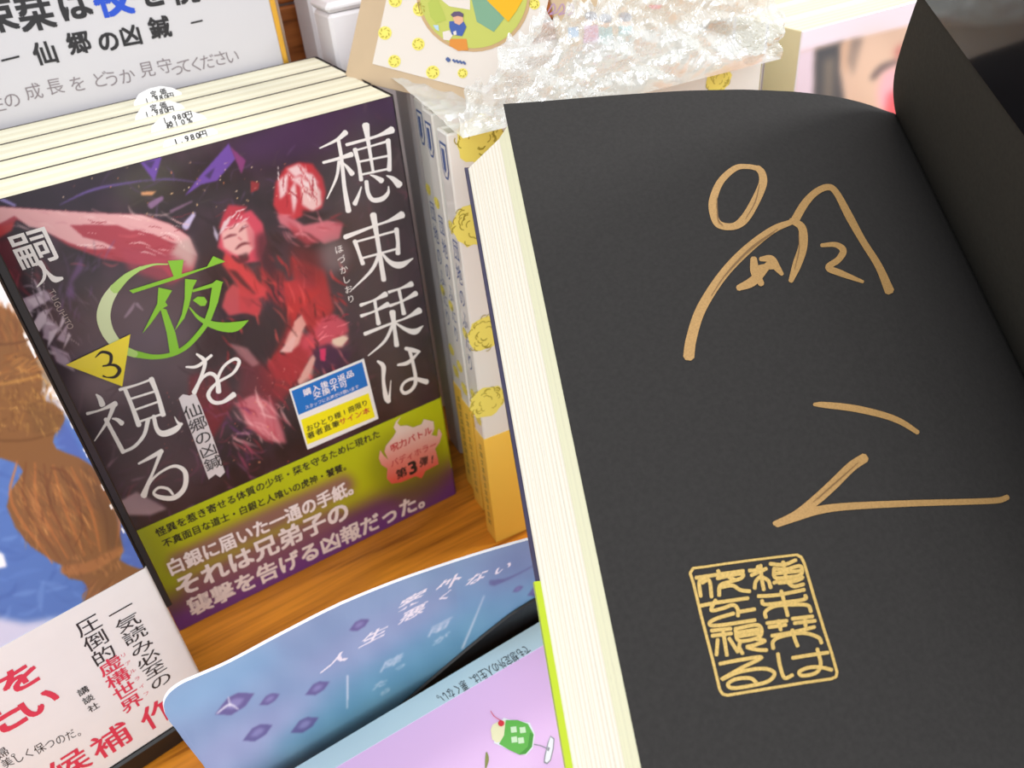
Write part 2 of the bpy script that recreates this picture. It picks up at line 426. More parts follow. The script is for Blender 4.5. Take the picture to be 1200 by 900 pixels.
# dark coat and red folds behind the title
f([(232, 268), (262, 262), (268, 330), (300, 380), (300, 430), (262, 470), (230, 430), (240, 330)], (44, 26, 32), .85, 8)
for p, c in (([(264, 300), (278, 302), (330, 348), (344, 380), (318, 362), (280, 326)], (196, 52, 56)), ([(268, 330), (290, 336), (312, 362), (308, 378), (284, 352)], (214, 72, 76)),
             ([(300, 312), (330, 318), (352, 352), (346, 400), (322, 372)], (150, 40, 46)), ([(340, 300), (380, 316), (392, 362), (372, 400), (350, 372)], (184, 46, 50)),
             ([(310, 402), (344, 382), (372, 402), (352, 436), (318, 440)], (176, 44, 54)), ([(352, 400), (380, 372), (404, 384), (408, 402), (380, 412), (358, 420)], (206, 74, 90)),
             ([(300, 430), (346, 420), (366, 432), (330, 470), (306, 462)], (140, 44, 52)), ([(222, 440), (258, 430), (276, 470), (246, 520), (222, 490)], (120, 36, 46))):
    f(p, c, .85, 2.2)
cv.dabs(70, (262, 300, 400, 470), [(214, 60, 60), (120, 30, 40), (230, 100, 110), (60, 26, 34), (190, 50, 56)], 26, 3.4, .95, .35, .7, .8)
cv.blob((284, 390), 26, 40, (40, 30, 36), .8, 9, -.35); cv.blob((240, 372), 26, 18, (60, 52, 56), .6, 8)
f([(330, 412), (338, 392), (350, 372), (356, 386), (350, 404), (338, 414)], (232, 176, 164), .9, 1); f([(388, 400), (408, 392), (402, 406), (390, 408)], (226, 190, 176), .9, 1)
f([(350, 444), (364, 418), (370, 420), (366, 440), (352, 458)], (208, 150, 140), .8, 1.2); f([(370, 418), (384, 408), (412, 412), (400, 440), (378, 440)], (62, 34, 60), .85, 2.5); f([(374, 412), (382, 412), (380, 424), (374, 422)], (210, 50, 100), .9, .8)
cv.dabs(120, (235, 250, 330, 440), [(30, 18, 24), (52, 34, 40), (40, 26, 32)], 34, 5, 1.0, .3, .55, .8)
cv.dabs(70, (262, 300, 405, 440), [(232, 84, 84), (206, 46, 52), (240, 130, 130), (30, 16, 22)], 22, 2.4, .95, .3, .85, .4)
cv.dabs(26, (100, 250, 225, 300), [(250, 226, 220), (238, 190, 188), (150, 40, 54)], 22, 1.6, .2, .2, .7, .3)
cv.dabs(26, (12, 335, 60, 430), [(226, 214, 226), (200, 180, 196)], 16, 4, .8, .7, .7, .4)
cv.dabs(40, (60, 440, 160, 590), [(60, 36, 48), (120, 96, 108), (90, 50, 64)], 30, 4, -.5, .6, .4, .8)
cv.dabs(80, (200, 430, 330, 600), [(60, 30, 44), (130, 60, 80), (150, 90, 130), (36, 22, 32)], 18, 2.2, .9, .8, .6, .4)
cv.dabs(60, (405, 120, 520, 470), [(190, 90, 110), (40, 30, 34), (130, 120, 112), (100, 50, 80)], 12, 2, -1.0, .8, .5, .4)
q = Q(70, 290, 4.736)
f(q((920, 20), (1010, 100), (1150, 230), (1140, 270), (1080, 290), (980, 200), (900, 90)), (206, 62, 66), .92, 1); f(q((920, 250), (960, 200), (1050, 260), (1120, 330), (1110, 380), (1040, 360), (940, 380), (900, 330)), (198, 76, 82), .9, 1.4); f(q((1000, 270), (1090, 290), (1050, 340)), (40, 26, 30), .85, 1); f(q((930, 120), (980, 130), (1090, 260), (1060, 260)), (60, 26, 32), .8, 1)
q = Q(280, 320, 4.5)
f(q((230, 50), (330, 30), (420, 0), (430, 100), (330, 180), (300, 240), (240, 330), (210, 420), (160, 500), (200, 330), (260, 200)), (184, 46, 48), .92, 1.4); f(q((150, 130), (230, 180), (270, 260), (210, 400), (150, 470), (0, 370), (30, 300), (100, 230)), (50, 38, 44), .92, 3); f(q((0, 60), (60, 90), (120, 160), (100, 230), (0, 200)), (190, 56, 60), .85, 1.5)
cv.dabs(26, (300, 322, 372, 400), [(232, 90, 84), (70, 24, 28), (150, 34, 38)], 22, 2, 1.15, .25, .8, .4)
f(q((0, 400), (130, 480), (170, 600), (220, 700), (180, 800), (0, 650)), (112, 42, 52), .75, 4); f(q((150, 470), (260, 420), (380, 400), (360, 470), (300, 580), (180, 560)), (164, 46, 54), .85, 2.5)
f(q((290, 260), (330, 220), (355, 270), (330, 310), (290, 310)), (222, 156, 146), .95, .8); f(q((215, 415), (290, 330), (300, 340), (280, 415)), (228, 176, 170), .95, .8)
f(q((400, 330), (440, 240), (500, 215), (570, 260), (580, 310), (520, 330), (440, 380)), (196, 76, 92), .95, 1); cv.dabs(12, (370, 370, 406, 398), [(240, 130, 140), (150, 40, 56)], 14, 1.8, -.5, .3, .9, .3); f(q((490, 350), (550, 330), (580, 345), (540, 385), (500, 375)), (228, 202, 178), .95, .6)
f(q((390, 400), (480, 370), (530, 410), (520, 470), (400, 520)), (70, 38, 66), .9, 1.6); f(q((425, 400), (460, 395), (455, 465), (430, 460)), (216, 52, 100), .95, .6); f(q((310, 570), (360, 480), (390, 430), (405, 450), (370, 540), (320, 590)), (216, 162, 152), .95, .8)
f(q((0, 690), (60, 650), (160, 680), (120, 720), (190, 830), (150, 860), (60, 800)), (216, 132, 142), .9, 1.2); cv.dabs(22, (278, 464, 322, 512), [(244, 180, 184), (170, 60, 76)], 18, 1.8, .75, .25, .85, .4)
q = Q(0, 220, 4.5)
f(q((430, 350), (400, 420), (370, 480), (350, 560), (400, 600), (380, 500), (440, 430)), (112, 78, 128), .75, 1.6)
for p in ([(140, 590), (210, 570), (230, 600), (180, 630)], [(200, 680), (240, 640), (250, 700), (190, 780), (160, 740)], [(260, 760), (310, 740), (250, 850)], [(330, 860), (360, 760), (375, 780)], [(300, 780), (330, 670), (345, 700)]): f(q(*p), (208, 192, 204), .95, .5)
cv.line(q((230, 500), (240, 620), (330, 760), (420, 830)), [1.2, 1.5, 1.5, 1], (150, 134, 140), .8, .3); cv.line(q((170, 420), (180, 560), (280, 720)), [1, 1.5, 1], (120, 104, 116), .8, .3)
# older man with swept-back hair
f([(255, 290), (259, 268), (270, 254), (294, 246), (308, 262), (312, 284), (306, 306), (290, 308), (272, 302)], (212, 70, 92), .95, 1.2)
f([(259, 272), (276, 262), (288, 258), (297, 272), (298, 290), (288, 302), (274, 298), (262, 290)], (228, 178, 172), .95, 1.1)
f([(256, 268), (262, 250), (268, 240), (290, 242), (284, 252), (270, 258), (264, 268)], (186, 48, 66), .95, 1); f([(256, 276), (262, 260), (272, 252), (268, 262), (260, 272)], (226, 206, 208), .9, .6); f([(250, 264), (256, 276), (255, 284), (251, 276)], (190, 180, 200), .9, .6)
cv.line([(262, 280), (270, 276), (277, 275)], [1, 3, 1.5], (120, 44, 54), .95); cv.line([(280, 272), (286, 266), (291, 265)], [1, 3, 1.5], (120, 44, 54), .95)
cv.line([(276, 292), (284, 286), (294, 285)], [1.5, 3.2, 1.5], (110, 40, 50), .95); cv.line([(279, 278), (283, 281)], [2, 2], (190, 90, 100), .8); f([(278, 300), (290, 296), (292, 304), (282, 306)], (60, 26, 34), .8, 1.4)
cv.dabs(14, (256, 244, 290, 268), [(240, 226, 226), (120, 30, 44)], 12, 1.4, -.7, .3, .9, .3); cv.line([(272, 300), (280, 306), (290, 304)], [3, 5, 3], (90, 34, 44), .8); f([(288, 262), (298, 272), (299, 292), (292, 288)], (206, 96, 108), .7, 1.5)
f([(300, 276), (312, 270), (318, 300), (330, 330), (310, 318), (300, 300)], (70, 30, 44), .8, 3)
# second figure with tousled pale hair and a scarf
f([(320, 240), (323, 214), (334, 196), (350, 190), (366, 192), (378, 208), (382, 226), (377, 244), (362, 250), (344, 258), (328, 254)], (196, 44, 56), .95, 1.4)
f([(352, 216), (366, 210), (376, 224), (377, 240), (366, 248), (354, 240)], (232, 196, 192), .95, 1)
for p in ([(336, 198), (350, 192), (360, 200), (346, 208)], [(326, 212), (338, 202), (336, 226), (328, 234)], [(340, 210), (352, 206), (370, 220), (352, 218)], [(340, 222), (346, 212), (348, 236), (344, 252)], [(350, 200), (366, 204), (374, 216), (358, 210)]):
    f(p, (236, 210, 210), .92, 1)
cv.dabs(26, (324, 196, 372, 236), [(250, 236, 234), (206, 70, 80), (160, 30, 44)], 16, 1.6, 1.3, .35, .85, .3)
cv.line([(357, 224), (366, 230)], [2, 1], (150, 40, 50), .8); f([(354, 246), (366, 248), (380, 250), (392, 246), (370, 258), (356, 256)], (36, 22, 28), .9, 2)
f([(324, 252), (338, 252), (356, 264), (384, 258), (402, 262), (398, 280), (380, 286), (362, 274), (342, 270), (328, 262)], (206, 110, 122), .95, 1.4); f([(336, 258), (352, 270), (376, 282), (360, 288), (344, 276)], (176, 60, 74), .8, 1.6)
cv.dabs(24, (326, 250, 402, 290), [(232, 150, 156), (160, 44, 60), (216, 120, 130)], 18, 2.4, .5, .4, .7)
f([(338, 286), (362, 290), (384, 300), (372, 340), (350, 330)], (110, 34, 42), .7, 6); cv.blob((392, 300), 18, 20, (130, 116, 118), .7, 6)
f([(294, 212), (304, 214), (303, 222), (294, 226)], (150, 40, 46), .9, .8)
# tufts and sparks
f([(276, 472), (300, 462), (322, 478), (330, 500), (336, 520), (312, 516), (290, 500)], (206, 112, 124), .9, 1.8); cv.dabs(40, (276, 462, 340, 528), [(236, 164, 170), (190, 80, 96), (150, 44, 60), (244, 190, 190)], 26, 2.6, .8, .3, .8)
f([(268, 402), (290, 408), (304, 426), (296, 430), (280, 416)], (190, 130, 134), .7, 1.2)
cv.dabs(46, (236, 462, 300, 560), [(120, 60, 130), (96, 44, 90), (180, 70, 110), (140, 50, 70)], 16, 3, .9, .9, .5)
cv.dabs(60, (400, 110, 520, 470), [(140, 60, 76), (90, 50, 70), (110, 96, 90), (160, 80, 100)], 22, 3.4, -1.0, .7, .35, 1.2)
cv.dabs(30, (130, 540, 230, 615), [(190, 150, 170), (120, 60, 90), (90, 50, 90), (150, 60, 70)], 20, 3, -.6, .6, .55)
f([(136, 590), (160, 576), (196, 596), (176, 604), (150, 604)], (206, 176, 186), .8, 1.4)
cv.dabs(60, (60, 190, 360, 260), [(230, 190, 140), (240, 214, 180), (200, 120, 80)], 2.6, 1.3, 0, 1, .9, .3); cv.dabs(60, (190, 440, 340, 560), [(230, 150, 110), (210, 90, 80), (220, 180, 170)], 2.6, 1.5, 0, 1, .8, .3)
cv.dabs(40, (300, 430, 360, 480), [(220, 150, 140), (190, 80, 80)], 2.4, 1.3, 0, 1, .8, .3)
f([(165, 225), (183, 224), (178, 229), (166, 229)], (226, 160, 110), .9, .8)
cv.line([(146, 372), (154, 362), (158, 354)], [2, 4, 1], (150, 130, 146), .8); cv.line([(160, 356), (168, 364)], [4, 1], (150, 130, 146), .8)
# grey veil of reflected light round the lettering, painted into the art
for c, rx, ry in (((425, 200), 40, 56), ((450, 300), 40, 56), ((460, 370), 40, 50), ((470, 440), 34, 40), ((160, 490), 56, 50), ((190, 555), 40, 40), ((255, 440), 34, 34)):
    cv.blob(c, rx, ry, (74, 62, 68), .5, 16)

COVER = painted('paperback_art', 0.32, 0.35)
DARKC = mat('paperback_dark', (40, 28, 38), 0.32, 0.35)
TITLE = mat('title_white', (238, 234, 230), 0.35, 0.3)
TGREEN = mat('title_green', (128, 190, 48), 0.35, 0.3); TPALE = mat('title_pale', (204, 218, 170), 0.35, 0.3); TMID = mat('title_pale_green', (168, 206, 110), 0.35, 0.3)
YELLOWP = mat('number_yellow', (240, 220, 50), 0.35, 0.3)

first_label = 'dark purple fantasy paperback with white vertical title, foremost of its four copies'
pb = thing('paperback', first_label, 'book', (64, 0, 0), 'purple paperbacks in a row')
B0 = A3(64, 0, 0)
c = MB()
jacket(c, FP, BW, BH, BT, 0.12, DARKC)
c.grid(lambda u, v: FP.pt((u, v), 0.06), np.linspace(0, BW - 1.0, 330), np.linspace(55, BH - .2, 340), COVER, cv)
at = FP.at
def S(q, pts, wd, m=TITLE, h=0.12, k=5): stroke(c, at, q(*pts), wd, m, h, k)
q = Q(370, 130, 4.5); z = 4.5
def T(pts, *wd, m=TITLE, h=0.12): S(q, pts, [(x * 1.1 + (1.5 if m is TITLE else 0)) / z for x in wd], m, h)
# ---- ho
T([(158, 112), (110, 152), (20, 196)], 26, 14, 5); T([(38, 272), (120, 250), (190, 228)], 12, 14, 24); T([(118, 150), (135, 250), (150, 400), (172, 528)], 16, 16, 18, 26)
T([(122, 265), (108, 350), (58, 462)], 14, 12, 4); T([(146, 275), (168, 300), (192, 332)], 6, 16, 24)
T([(160, 178), (280, 145), (340, 125), (402, 98)], 14, 12, 14, 34); T([(262, 72), (275, 160), (290, 250), (302, 325)], 34, 18, 14, 12)
T([(205, 200), (225, 280), (238, 364)], 20, 15, 18); T([(208, 208), (300, 182), (375, 160)], 8, 8, 10); T([(380, 152), (388, 240), (386, 312)], 22, 17, 22); T([(225, 268), (380, 236)], 9, 9); T([(235, 336), (385, 304)], 9, 9)
T([(240, 398), (222, 450), (204, 490)], 4, 14, 22); T([(266, 370), (274, 430), (300, 468), (350, 462), (380, 430), (382, 396)], 18, 18, 20, 22, 14, 3); T([(286, 336), (315, 348), (348, 368)], 4, 14, 26); T([(372, 340), (405, 356), (440, 390)], 4, 20, 34)
# ---- tsuka
T([(152, 665), (300, 608), (380, 580), (456, 545)], 22, 11, 12, 34); T([(302, 545), (325, 680), (358, 892)], 30, 20, 22); T([(205, 685), (228, 750), (248, 806)], 20, 15, 20); T([(210, 690), (420, 632)], 9, 9); T([(424, 622), (432, 690), (432, 752)], 22, 16, 22); T([(240, 777), (435, 724)], 9, 9)
T([(338, 742), (295, 836), (192, 940)], 16, 14, 4); T([(342, 742), (390, 796), (445, 812), (512, 776)], 6, 20, 30, 3)
q = Q(400, 300, 4.737); z = 4.737
# ---- shiori
T([(105, 272), (180, 244), (246, 210)], 16, 9, 28); T([(108, 332), (180, 306), (258, 266)], 16, 9, 26); T([(184, 242), (194, 310), (206, 376)], 15, 14, 22); T([(262, 200), (330, 178), (390, 154)], 14, 9, 28); T([(268, 276), (340, 248), (414, 206)], 14, 9, 26); T([(318, 182), (332, 250), (346, 320)], 15, 14, 22)
T([(128, 432), (280, 372), (360, 342), (434, 300)], 18, 10, 10, 32); T([(282, 308), (294, 400), (306, 496)], 30, 17, 24); T([(288, 372), (240, 470), (148, 552)], 15, 13, 4); T([(292, 366), (360, 408), (410, 418), (452, 386)], 6, 18, 28, 3)
# ---- ha
T([(200, 582), (232, 612), (232, 690), (246, 780), (262, 806)], 10, 22, 15, 24, 24); T([(262, 806), (268, 760), (274, 690)], 18, 8, 2); T([(312, 604), (370, 590), (432, 530)], 10, 18, 6); T([(355, 512), (395, 522), (434, 530)], 16, 22, 10); T([(376, 515), (398, 600), (412, 690), (392, 738), (352, 760), (332, 738), (350, 700), (400, 680), (474, 698)], 16, 15, 17, 15, 16, 14, 12, 16, 26)
# ---- yoru: crescent first, then the strokes
q = Q(70, 290, 4.736); z = 4.736
T([(600, 92), (520, 94), (440, 118)], 5, 10, 20, m=TMID); T([(450, 112), (370, 162), (300, 232)], 18, 34, 50, m=TMID); T([(306, 224), (262, 296), (242, 380), (262, 460), (300, 520)], 48, 62, 70, 64, 56, m=TPALE); T([(292, 508), (345, 560), (420, 592)], 56, 46, 34, m=TMID); T([(410, 588), (520, 606), (620, 592), (700, 550), (770, 478), (826, 404)], 36, 24, 22, 24, 26, 24, m=TGREEN)
GN = [0]
def G(pts): GN[0] += 1; poly(c, FP, q(*pts), TGREEN, 0.30 + .015 * GN[0])
G([(598, 72), (686, 66), (672, 160), (634, 168)]); G([(384, 236), (640, 156), (816, 104), (850, 46), (918, 76), (870, 92), (660, 170), (404, 252)])
G([(546, 220), (622, 236), (584, 300), (598, 320), (560, 342), (504, 420), (458, 474), (500, 390), (540, 310)]); G([(556, 332), (590, 342), (640, 470), (664, 578), (610, 588), (592, 470)])
G([(694, 172), (760, 178), (738, 220), (716, 320), (690, 390), (636, 460), (676, 370), (692, 280)]); G([(735, 232), (846, 196), (868, 178), (906, 190), (880, 210), (735, 246)])
G([(846, 200), (900, 194), (876, 300), (838, 400), (780, 486), (700, 566), (660, 584), (720, 520), (790, 430), (826, 330)]); G([(736, 290), (764, 270), (800, 272), (816, 296), (806, 320), (780, 322)])
T([(718, 330), (770, 388), (840, 424), (920, 440), (980, 434), (1044, 402)], 6, 18, 34, 48, 46, 3, m=TGREEN, h=.42)
poly(c, FP, q((32, 648), (390, 478), (345, 767)), YELLOWP, 0.52)
T([(196, 606), (232, 576), (280, 590), (276, 640), (236, 656)], 5, 13, 17, 15, 5, m=INKB, h=.56); T([(236, 652), (300, 648), (330, 676), (306, 712), (262, 716), (238, 708)], 5, 14, 20, 15, 6, 10, m=INKB, h=.56)
# ---- wo, mi, ru
q = Q(80, 400, 4.5); z = 4.5
T([(620, 134), (680, 130), (755, 72)], 7, 14, 12); T([(676, 66), (714, 96), (718, 130), (690, 210), (662, 270)], 9, 18, 16, 15, 22); T([(664, 268), (704, 196), (748, 168), (784, 196), (792, 266)], 14, 12, 16, 18, 24); T([(790, 262), (786, 200), (820, 130), (876, 92), (900, 110), (866, 168), (780, 220), (738, 276), (762, 318), (814, 318), (874, 278)], 16, 14, 12, 14, 16, 12, 12, 18, 18, 16, 26)
T([(146, 278), (166, 300), (180, 334)], 6, 22, 28); T([(98, 380), (170, 360), (250, 326)], 14, 9, 26); T([(242, 330), (206, 420), (138, 524)], 22, 14, 4); T([(196, 408), (240, 490), (290, 584)], 18, 18, 20); T([(232, 406), (258, 412), (284, 432)], 6, 16, 24)
T([(296, 246), (335, 340), (372, 442)], 18, 19, 24); T([(270, 254), (360, 228), (440, 198)], 14, 9, 10); T([(436, 196), (470, 280), (500, 388)], 26, 19, 24); T([(322, 304), (450, 264)], 9, 9); T([(346, 362), (470, 318)], 9, 9); T([(368, 424), (492, 382)], 9, 9)
T([(420, 412), (400, 490), (350, 552), (286, 584)], 20, 16, 14, 12); T([(450, 392), (466, 460), (500, 486), (560, 466), (598, 432)], 17, 20, 28, 28, 12); T([(590, 440), (572, 420), (560, 396)], 16, 8, 2)
T([(370, 644), (430, 612), (494, 576)], 8, 16, 20); T([(490, 578), (450, 680), (424, 740), (396, 814)], 18, 12, 16, 30); T([(404, 796), (440, 730), (500, 680), (566, 656), (616, 690), (612, 770), (560, 822), (490, 822), (450, 800), (476, 770), (524, 776), (552, 806)], 12, 10, 10, 14, 22, 22, 22, 20, 12, 11, 12, 10)
write(c, FP, 'ほづかしおり', (397, 292), (411, 350), TITLE, em=3.3, h=.12, vertical=True)
write(c, FP, '嗣', (39, 290), (39, 290), TITLE, em=11.5, h=.12, bold=.012, rot=.02); q = Q(0, 220, 4.5); z = 4.5
T([(208, 392), (232, 430), (230, 480), (194, 522)], 26, 18, 14, 4); T([(232, 420), (262, 460), (290, 482), (328, 476)], 6, 18, 28, 14)
TUG = mat('faint_lettering', (170, 156, 150), 0.4)
for i, (ch, p) in enumerate(zip('TUGUHITO', [(61, 342), (64, 349), (67, 356), (70, 362), (74, 368), (77, 373), (79, 377), (82, 382)])):
    write(c, FP, ch, p, p, TUG, em=2.5, h=.12, rot=-1.35)
STRIP = mat('subtitle_strip', (214, 206, 208), 0.4, 0.3)
q = Q(80, 400, 4.5)
poly(c, FP, q((582, 300), (604, 278), (640, 286), (668, 270), (700, 340), (760, 500), (826, 690), (800, 716), (776, 700), (740, 728)), STRIP, .1)
write(c, FP, '仙郷の凶鍼', Q(80, 400, 4.5)((655, 365))[0], Q(80, 400, 4.5)((762, 640))[0], INKB, h=.2, vertical=True, bold=.004, sx=1.05)
c.build('cover', pb, B0)

b = MB(); page_block(b, FP, 0.6, BW - 1.0, 0.3, BH - 0.1, .13, BT - .13, 5); b.build('page_block', pb, B0)

# paper band
OB = 56.0
cb = Canvas(120, 430, 560, 770, 1.5, (184, 196, 26))
pts_at = lambda v, d=0: to_px([FP.pt((0, v)), FP.pt((BW, v))])
def band_poly(v0, v1): a, bb = pts_at(v1), pts_at(v0); return [a[0] + (a[0] - a[1]) * .1, a[1] + (a[1] - a[0]) * .1, bb[1] + (bb[1] - bb[0]) * .1, bb[0] + (bb[0] - bb[1]) * .1]
cb.noise(30, 4, (1, 1, .3))
cb.fill(band_poly(-2, 20), (108, 60, 116), 1, 9); cb.fill(band_poly(-4, 11), (106, 54, 142), .9, 6)
cb.blob((185, 660), 22, 70, (120, 128, 40), .5, 16, -.4)
for p0, p1, n in (((205, 662), (408, 566), 13), ((222, 690), (395, 606), 8), ((228, 714), (494, 592), 10)):
    cb.line([p0, ((p0[0] + p1[0]) / 2, (p0[1] + p1[1]) / 2), p1], [26, 28, 24], (138, 92, 112), .85, 5)
cb.fill(band_poly(-4, 8), (112, 58, 152), .8, 4)
cb.blob((480, 545), 46, 44, (110, 116, 24), .55, 10)
BAND = painted('band_print', 0.34, 0.3); BANDG = mat('band_green', (168, 180, 28), 0.34, 0.3); BANDP = mat('band_purple', (100, 52, 136), 0.34, 0.3)
WINK = mat('band_lettering', (250, 242, 244), 0.4); RINK = mat('red_ink', (196, 52, 62), 0.4)
o = MB()
jacket(o, FP, BW, 56, BT, .15, BANDG, v0=16, g=.22); jacket(o, FP, BW, 16, BT, .15, BANDP, v0=0.2, g=.22)
o.grid(lambda u, v: FP.pt((u, v), .3), np.linspace(-.2, BW - 1.0, 300), np.linspace(.2, OB, 130), BAND, cb)
K = dict(h=.38)
q = Q(160, 520, 5.0); q2 = Q(150, 540, 2.927)
write(o, FP, '怪異を惹き寄せる体質の少年・栞を守るために現れた', q2((112, 240))[0], (440, 509), INKB, em=4.4, bold=.018, **K)
write(o, FP, '不真面目な道士・白銀と人喰いの虎神・饕餮。', q2((134, 278))[0], (406, 545), INKB, em=4.4, bold=.018, **K)
write(o, FP, '白銀に届いた一通の手紙。', q2((162, 358))[0], q2((775, 84))[0], WINK, em=8.6, bold=.03, **K)
write(o, FP, 'それは兄弟子の', q2((204, 420))[0], q2((718, 180))[0], WINK, em=11.6, bold=.03, **K)
write(o, FP, '襲撃を告げる凶報だった。', q2((246, 488))[0], q2((1022, 124))[0], WINK, em=10.6, bold=.03, **K)
# flame-shaped badge
q = Q(420, 470, 6.0)
out = q((296, 104), (270, 150), (290, 172), (340, 168), (380, 182), (440, 160), (456, 124), (524, 140), (530, 190), (512, 236), (550, 244), (560, 186), (584, 230), (566, 290), (536, 330), (556, 400), (560, 440), (470, 486), (440, 540), (400, 524), (300, 566), (230, 578), (196, 540), (200, 470), (160, 446), (140, 400), (150, 340), (176, 380), (206, 408), (180, 350), (190, 310), (240, 250), (262, 210), (244, 180), (262, 140))
BADGE = painted('badge_print', 0.4)
cg = Canvas(430, 480, 530, 580, 3, (226, 204, 194)); cg.grad((478, 505), (492, 560), (232, 212, 204), (226, 84, 70))
n0 = len(o.v); pv = np.array([FP.at(p, .44) for p in out]); o.add(pv, [tuple(range(len(pv)))], BADGE, cg.sample(to_px(pv)))
write(o, FP, '呪力バトル', q((250, 318))[0], q((484, 208))[0], RINK, em=4.4, h=.5, bold=.02)
write(o, FP, 'バディホラー', q((250, 428))[0], q((520, 306))[0], RINK, em=4.4, h=.5, bold=.01)
write(o, FP, '第', q((300, 500))[0], q((300, 500))[0], INKB, em=5.5, h=.5, bold=.02); write(o, FP, '3', q((378, 462))[0], q((378, 462))[0], INKB, em=9.5, h=.5, bold=.03)
write(o, FP, '弾!', q((456, 420))[0], q((516, 404))[0], INKB, em=5.5, h=.5, bold=.02)
band = o.build('paper_band', pb, B0); band['label'] = 'yellow-green and purple paper band'
# shop sticker
s = MB(); q = Q(320, 400, 6.0)
STB = mat('sticker_blue', (20, 112, 196), 0.4); STY = mat('sticker_yellow', (244, 232, 24), 0.4)
corner = q((110, 335), (635, 118), (738, 540), (240, 758))
s.prism([FP.at(p, .3) for p in corner], FP.N * .12, WHITE)
poly(s, FP, q((126, 346), (622, 140), (664, 308), (176, 514)), STB, .46); poly(s, FP, q((192, 548), (668, 360), (714, 528), (238, 722)), STY, .46)
write(s, FP, '購入後の返品', q((236, 350))[0], q((536, 226))[0], WINK, em=3.3, h=.52, bold=.012); write(s, FP, '交換不可', q((306, 372))[0], q((490, 298))[0], WINK, em=3.3, h=.52, bold=.012); write(s, FP, 'スタッフにお声がけ願います', q((236, 458))[0], q((586, 316))[0], WINK, em=1.9, h=.52)
write(s, FP, 'おひとり様1冊限り', q((254, 604))[0], q((640, 430))[0], INKB, em=3.2, h=.52, bold=.014); write(s, FP, '著者直筆', q((262, 654))[0], q((436, 578))[0], INKB, em=3.3, h=.52, bold=.014); write(s, FP, 'サイン本', q((486, 556))[0], q((650, 486))[0], RINK, em=3.3, h=.52, bold=.014)
st = s.build('price_sticker', pb, B0); st.name = 'notice_sticker'; st['label'] = 'blue and yellow notice sticker'
for k, lab in ((1, 'dark purple paperback second in its row, directly behind the foremost copy'), (2, 'dark purple paperback third in its row, between two copies'), (3, 'dark purple paperback last in its row, against the handwritten board')):
    copy_thing(pb, (0, 17.0 * k, (-.5, .3, -.2)[k - 1] * 0), lab)

# price slips tucked in the tops of the pages
SLIP = mat('slip_white', (246, 246, 250), 0.5)
def slip(Y, outline, lines, label):
    pl = Plane(A3(0, Y, 0), X3, Z3); m = MB()
    m.prism([pl.at(p) for p in outline], A3(0, .2, 0), SLIP)
    for tx, a, bb, em in lines: write(m, pl, tx, a, bb, INKB, em=em * .95, h=.06, bold=.022, fit=False)
    tag(m.build('price_slip', base=pl.at(outline[0])), label, 'price slip', 'price slips in the purple paperbacks')
slip(59.5, [(157, 134), (157, 120), (163, 110), (175, 104), (188, 101), (202, 103), (212, 108), (216, 118), (216, 126)], [('定価', (180, 110), (191, 107), 2.4), ('1,980円', (172, 118), (200, 112), 2.5)], 'white rounded price slip in the last purple paperback, below the handwriting')
slip(42.4, [(158, 148), (159, 136), (166, 126), (180, 121), (198, 118), (212, 122), (220, 130), (220, 138)], [('定価', (180, 126), (191, 123), 2.4), ('1,980円', (172, 134), (200, 128), 2.5)], 'white rounded price slip in the third purple paperback of the row')
slip(25.3, [(177, 158), (178, 148), (188, 138), (204, 131), (222, 130), (238, 135), (246, 142), (246, 150)], [('1,980円', (193, 141), (221, 134), 2.5), ('税10%', (199, 147), (222, 141), 2.5)], 'white rounded price slip in the second purple paperback of the row')
slip(8.2, [(190, 176), (193, 165), (222, 157), (250, 150), (255, 154), (256, 162)], [('1,980円', (206, 166), (238, 157), 2.6)], 'low white price slip in the foremost purple paperback')

# ================================================================== handwritten signing board behind the paperbacks
SP = Plane(A3(0, 70.5, 0), X3, Z3)
BOARDW = mat('board_paper', (196, 193, 197), 0.55, 0.1, grain=(9, .02)); GOLD = mat('gold_edge', (226, 170, 60), 0.3, metal=.35); GREYB = mat('board_backing', (150, 128, 112), 0.6)
MARK = mat('marker_black', (34, 32, 36), 0.5); BLUEM = mat('marker_blue', (28, 74, 190), 0.5); GREYM = mat('grey_pen', (128, 118, 122), 0.6)
sx1 = SP.loc((331, 40))[0]
sb = thing('message_board', 'white card board with gold edge and handwritten message behind purple paperbacks', 'signboard', (0, 72, 0))
B = A3(0, 72, 0); fr2 = (A3(0, 0, 0), X3, Y3, Z3)
m = MB(); m.box(fr2, (-128, 70.5, 0), (sx1 - 2, 72.5, 270), BOARDW, .3)
def L1(chars, size, mm_, bold, w_=None):
    for ch, p in chars: write(m, SP, ch, p, p, mm_, em=size, h=.1, bold=bold, rot=-.03)
L1([('束', (-4, 17)), ('栞', (41, 15)), ('は', (86, 4))], 11, MARK, .03); L1([('夜', (131, -4))], 12.5, BLUEM, .03); L1([('を', (176, -10)), ('視', (214, -14)), ('る', (262, -19))], 10.5, MARK, .03)
L1([('仙', (53, 62)), ('郷', (92, 50)), ('の', (127, 48)), ('凶', (153, 41)), ('鍼', (187, 32))], 7.4, MARK, .028)
stroke(m, SP.at, [(2, 71), (22, 66)], [2.5, 2.5], MARK); stroke(m, SP.at, [(224, 27), (237, 24)], [2.2, 2.2], MARK)
L1([('生', (-5, 122)), ('の', (14, 117)), ('成', (39, 107)), ('長', (64, 101)), ('を', (91, 98)), ('ど', (117, 93)), ('う', (131, 92)), ('か', (149, 89)), ('見', (172, 81)), ('守', (193, 77)), ('っ', (207, 80)), ('て', (216, 77)), ('く', (230, 75)), ('だ', (243, 72)), ('さ', (258, 68)), ('い', (272, 66))], 5.6, GREYM, 0)
m.build('panel', sb, B)
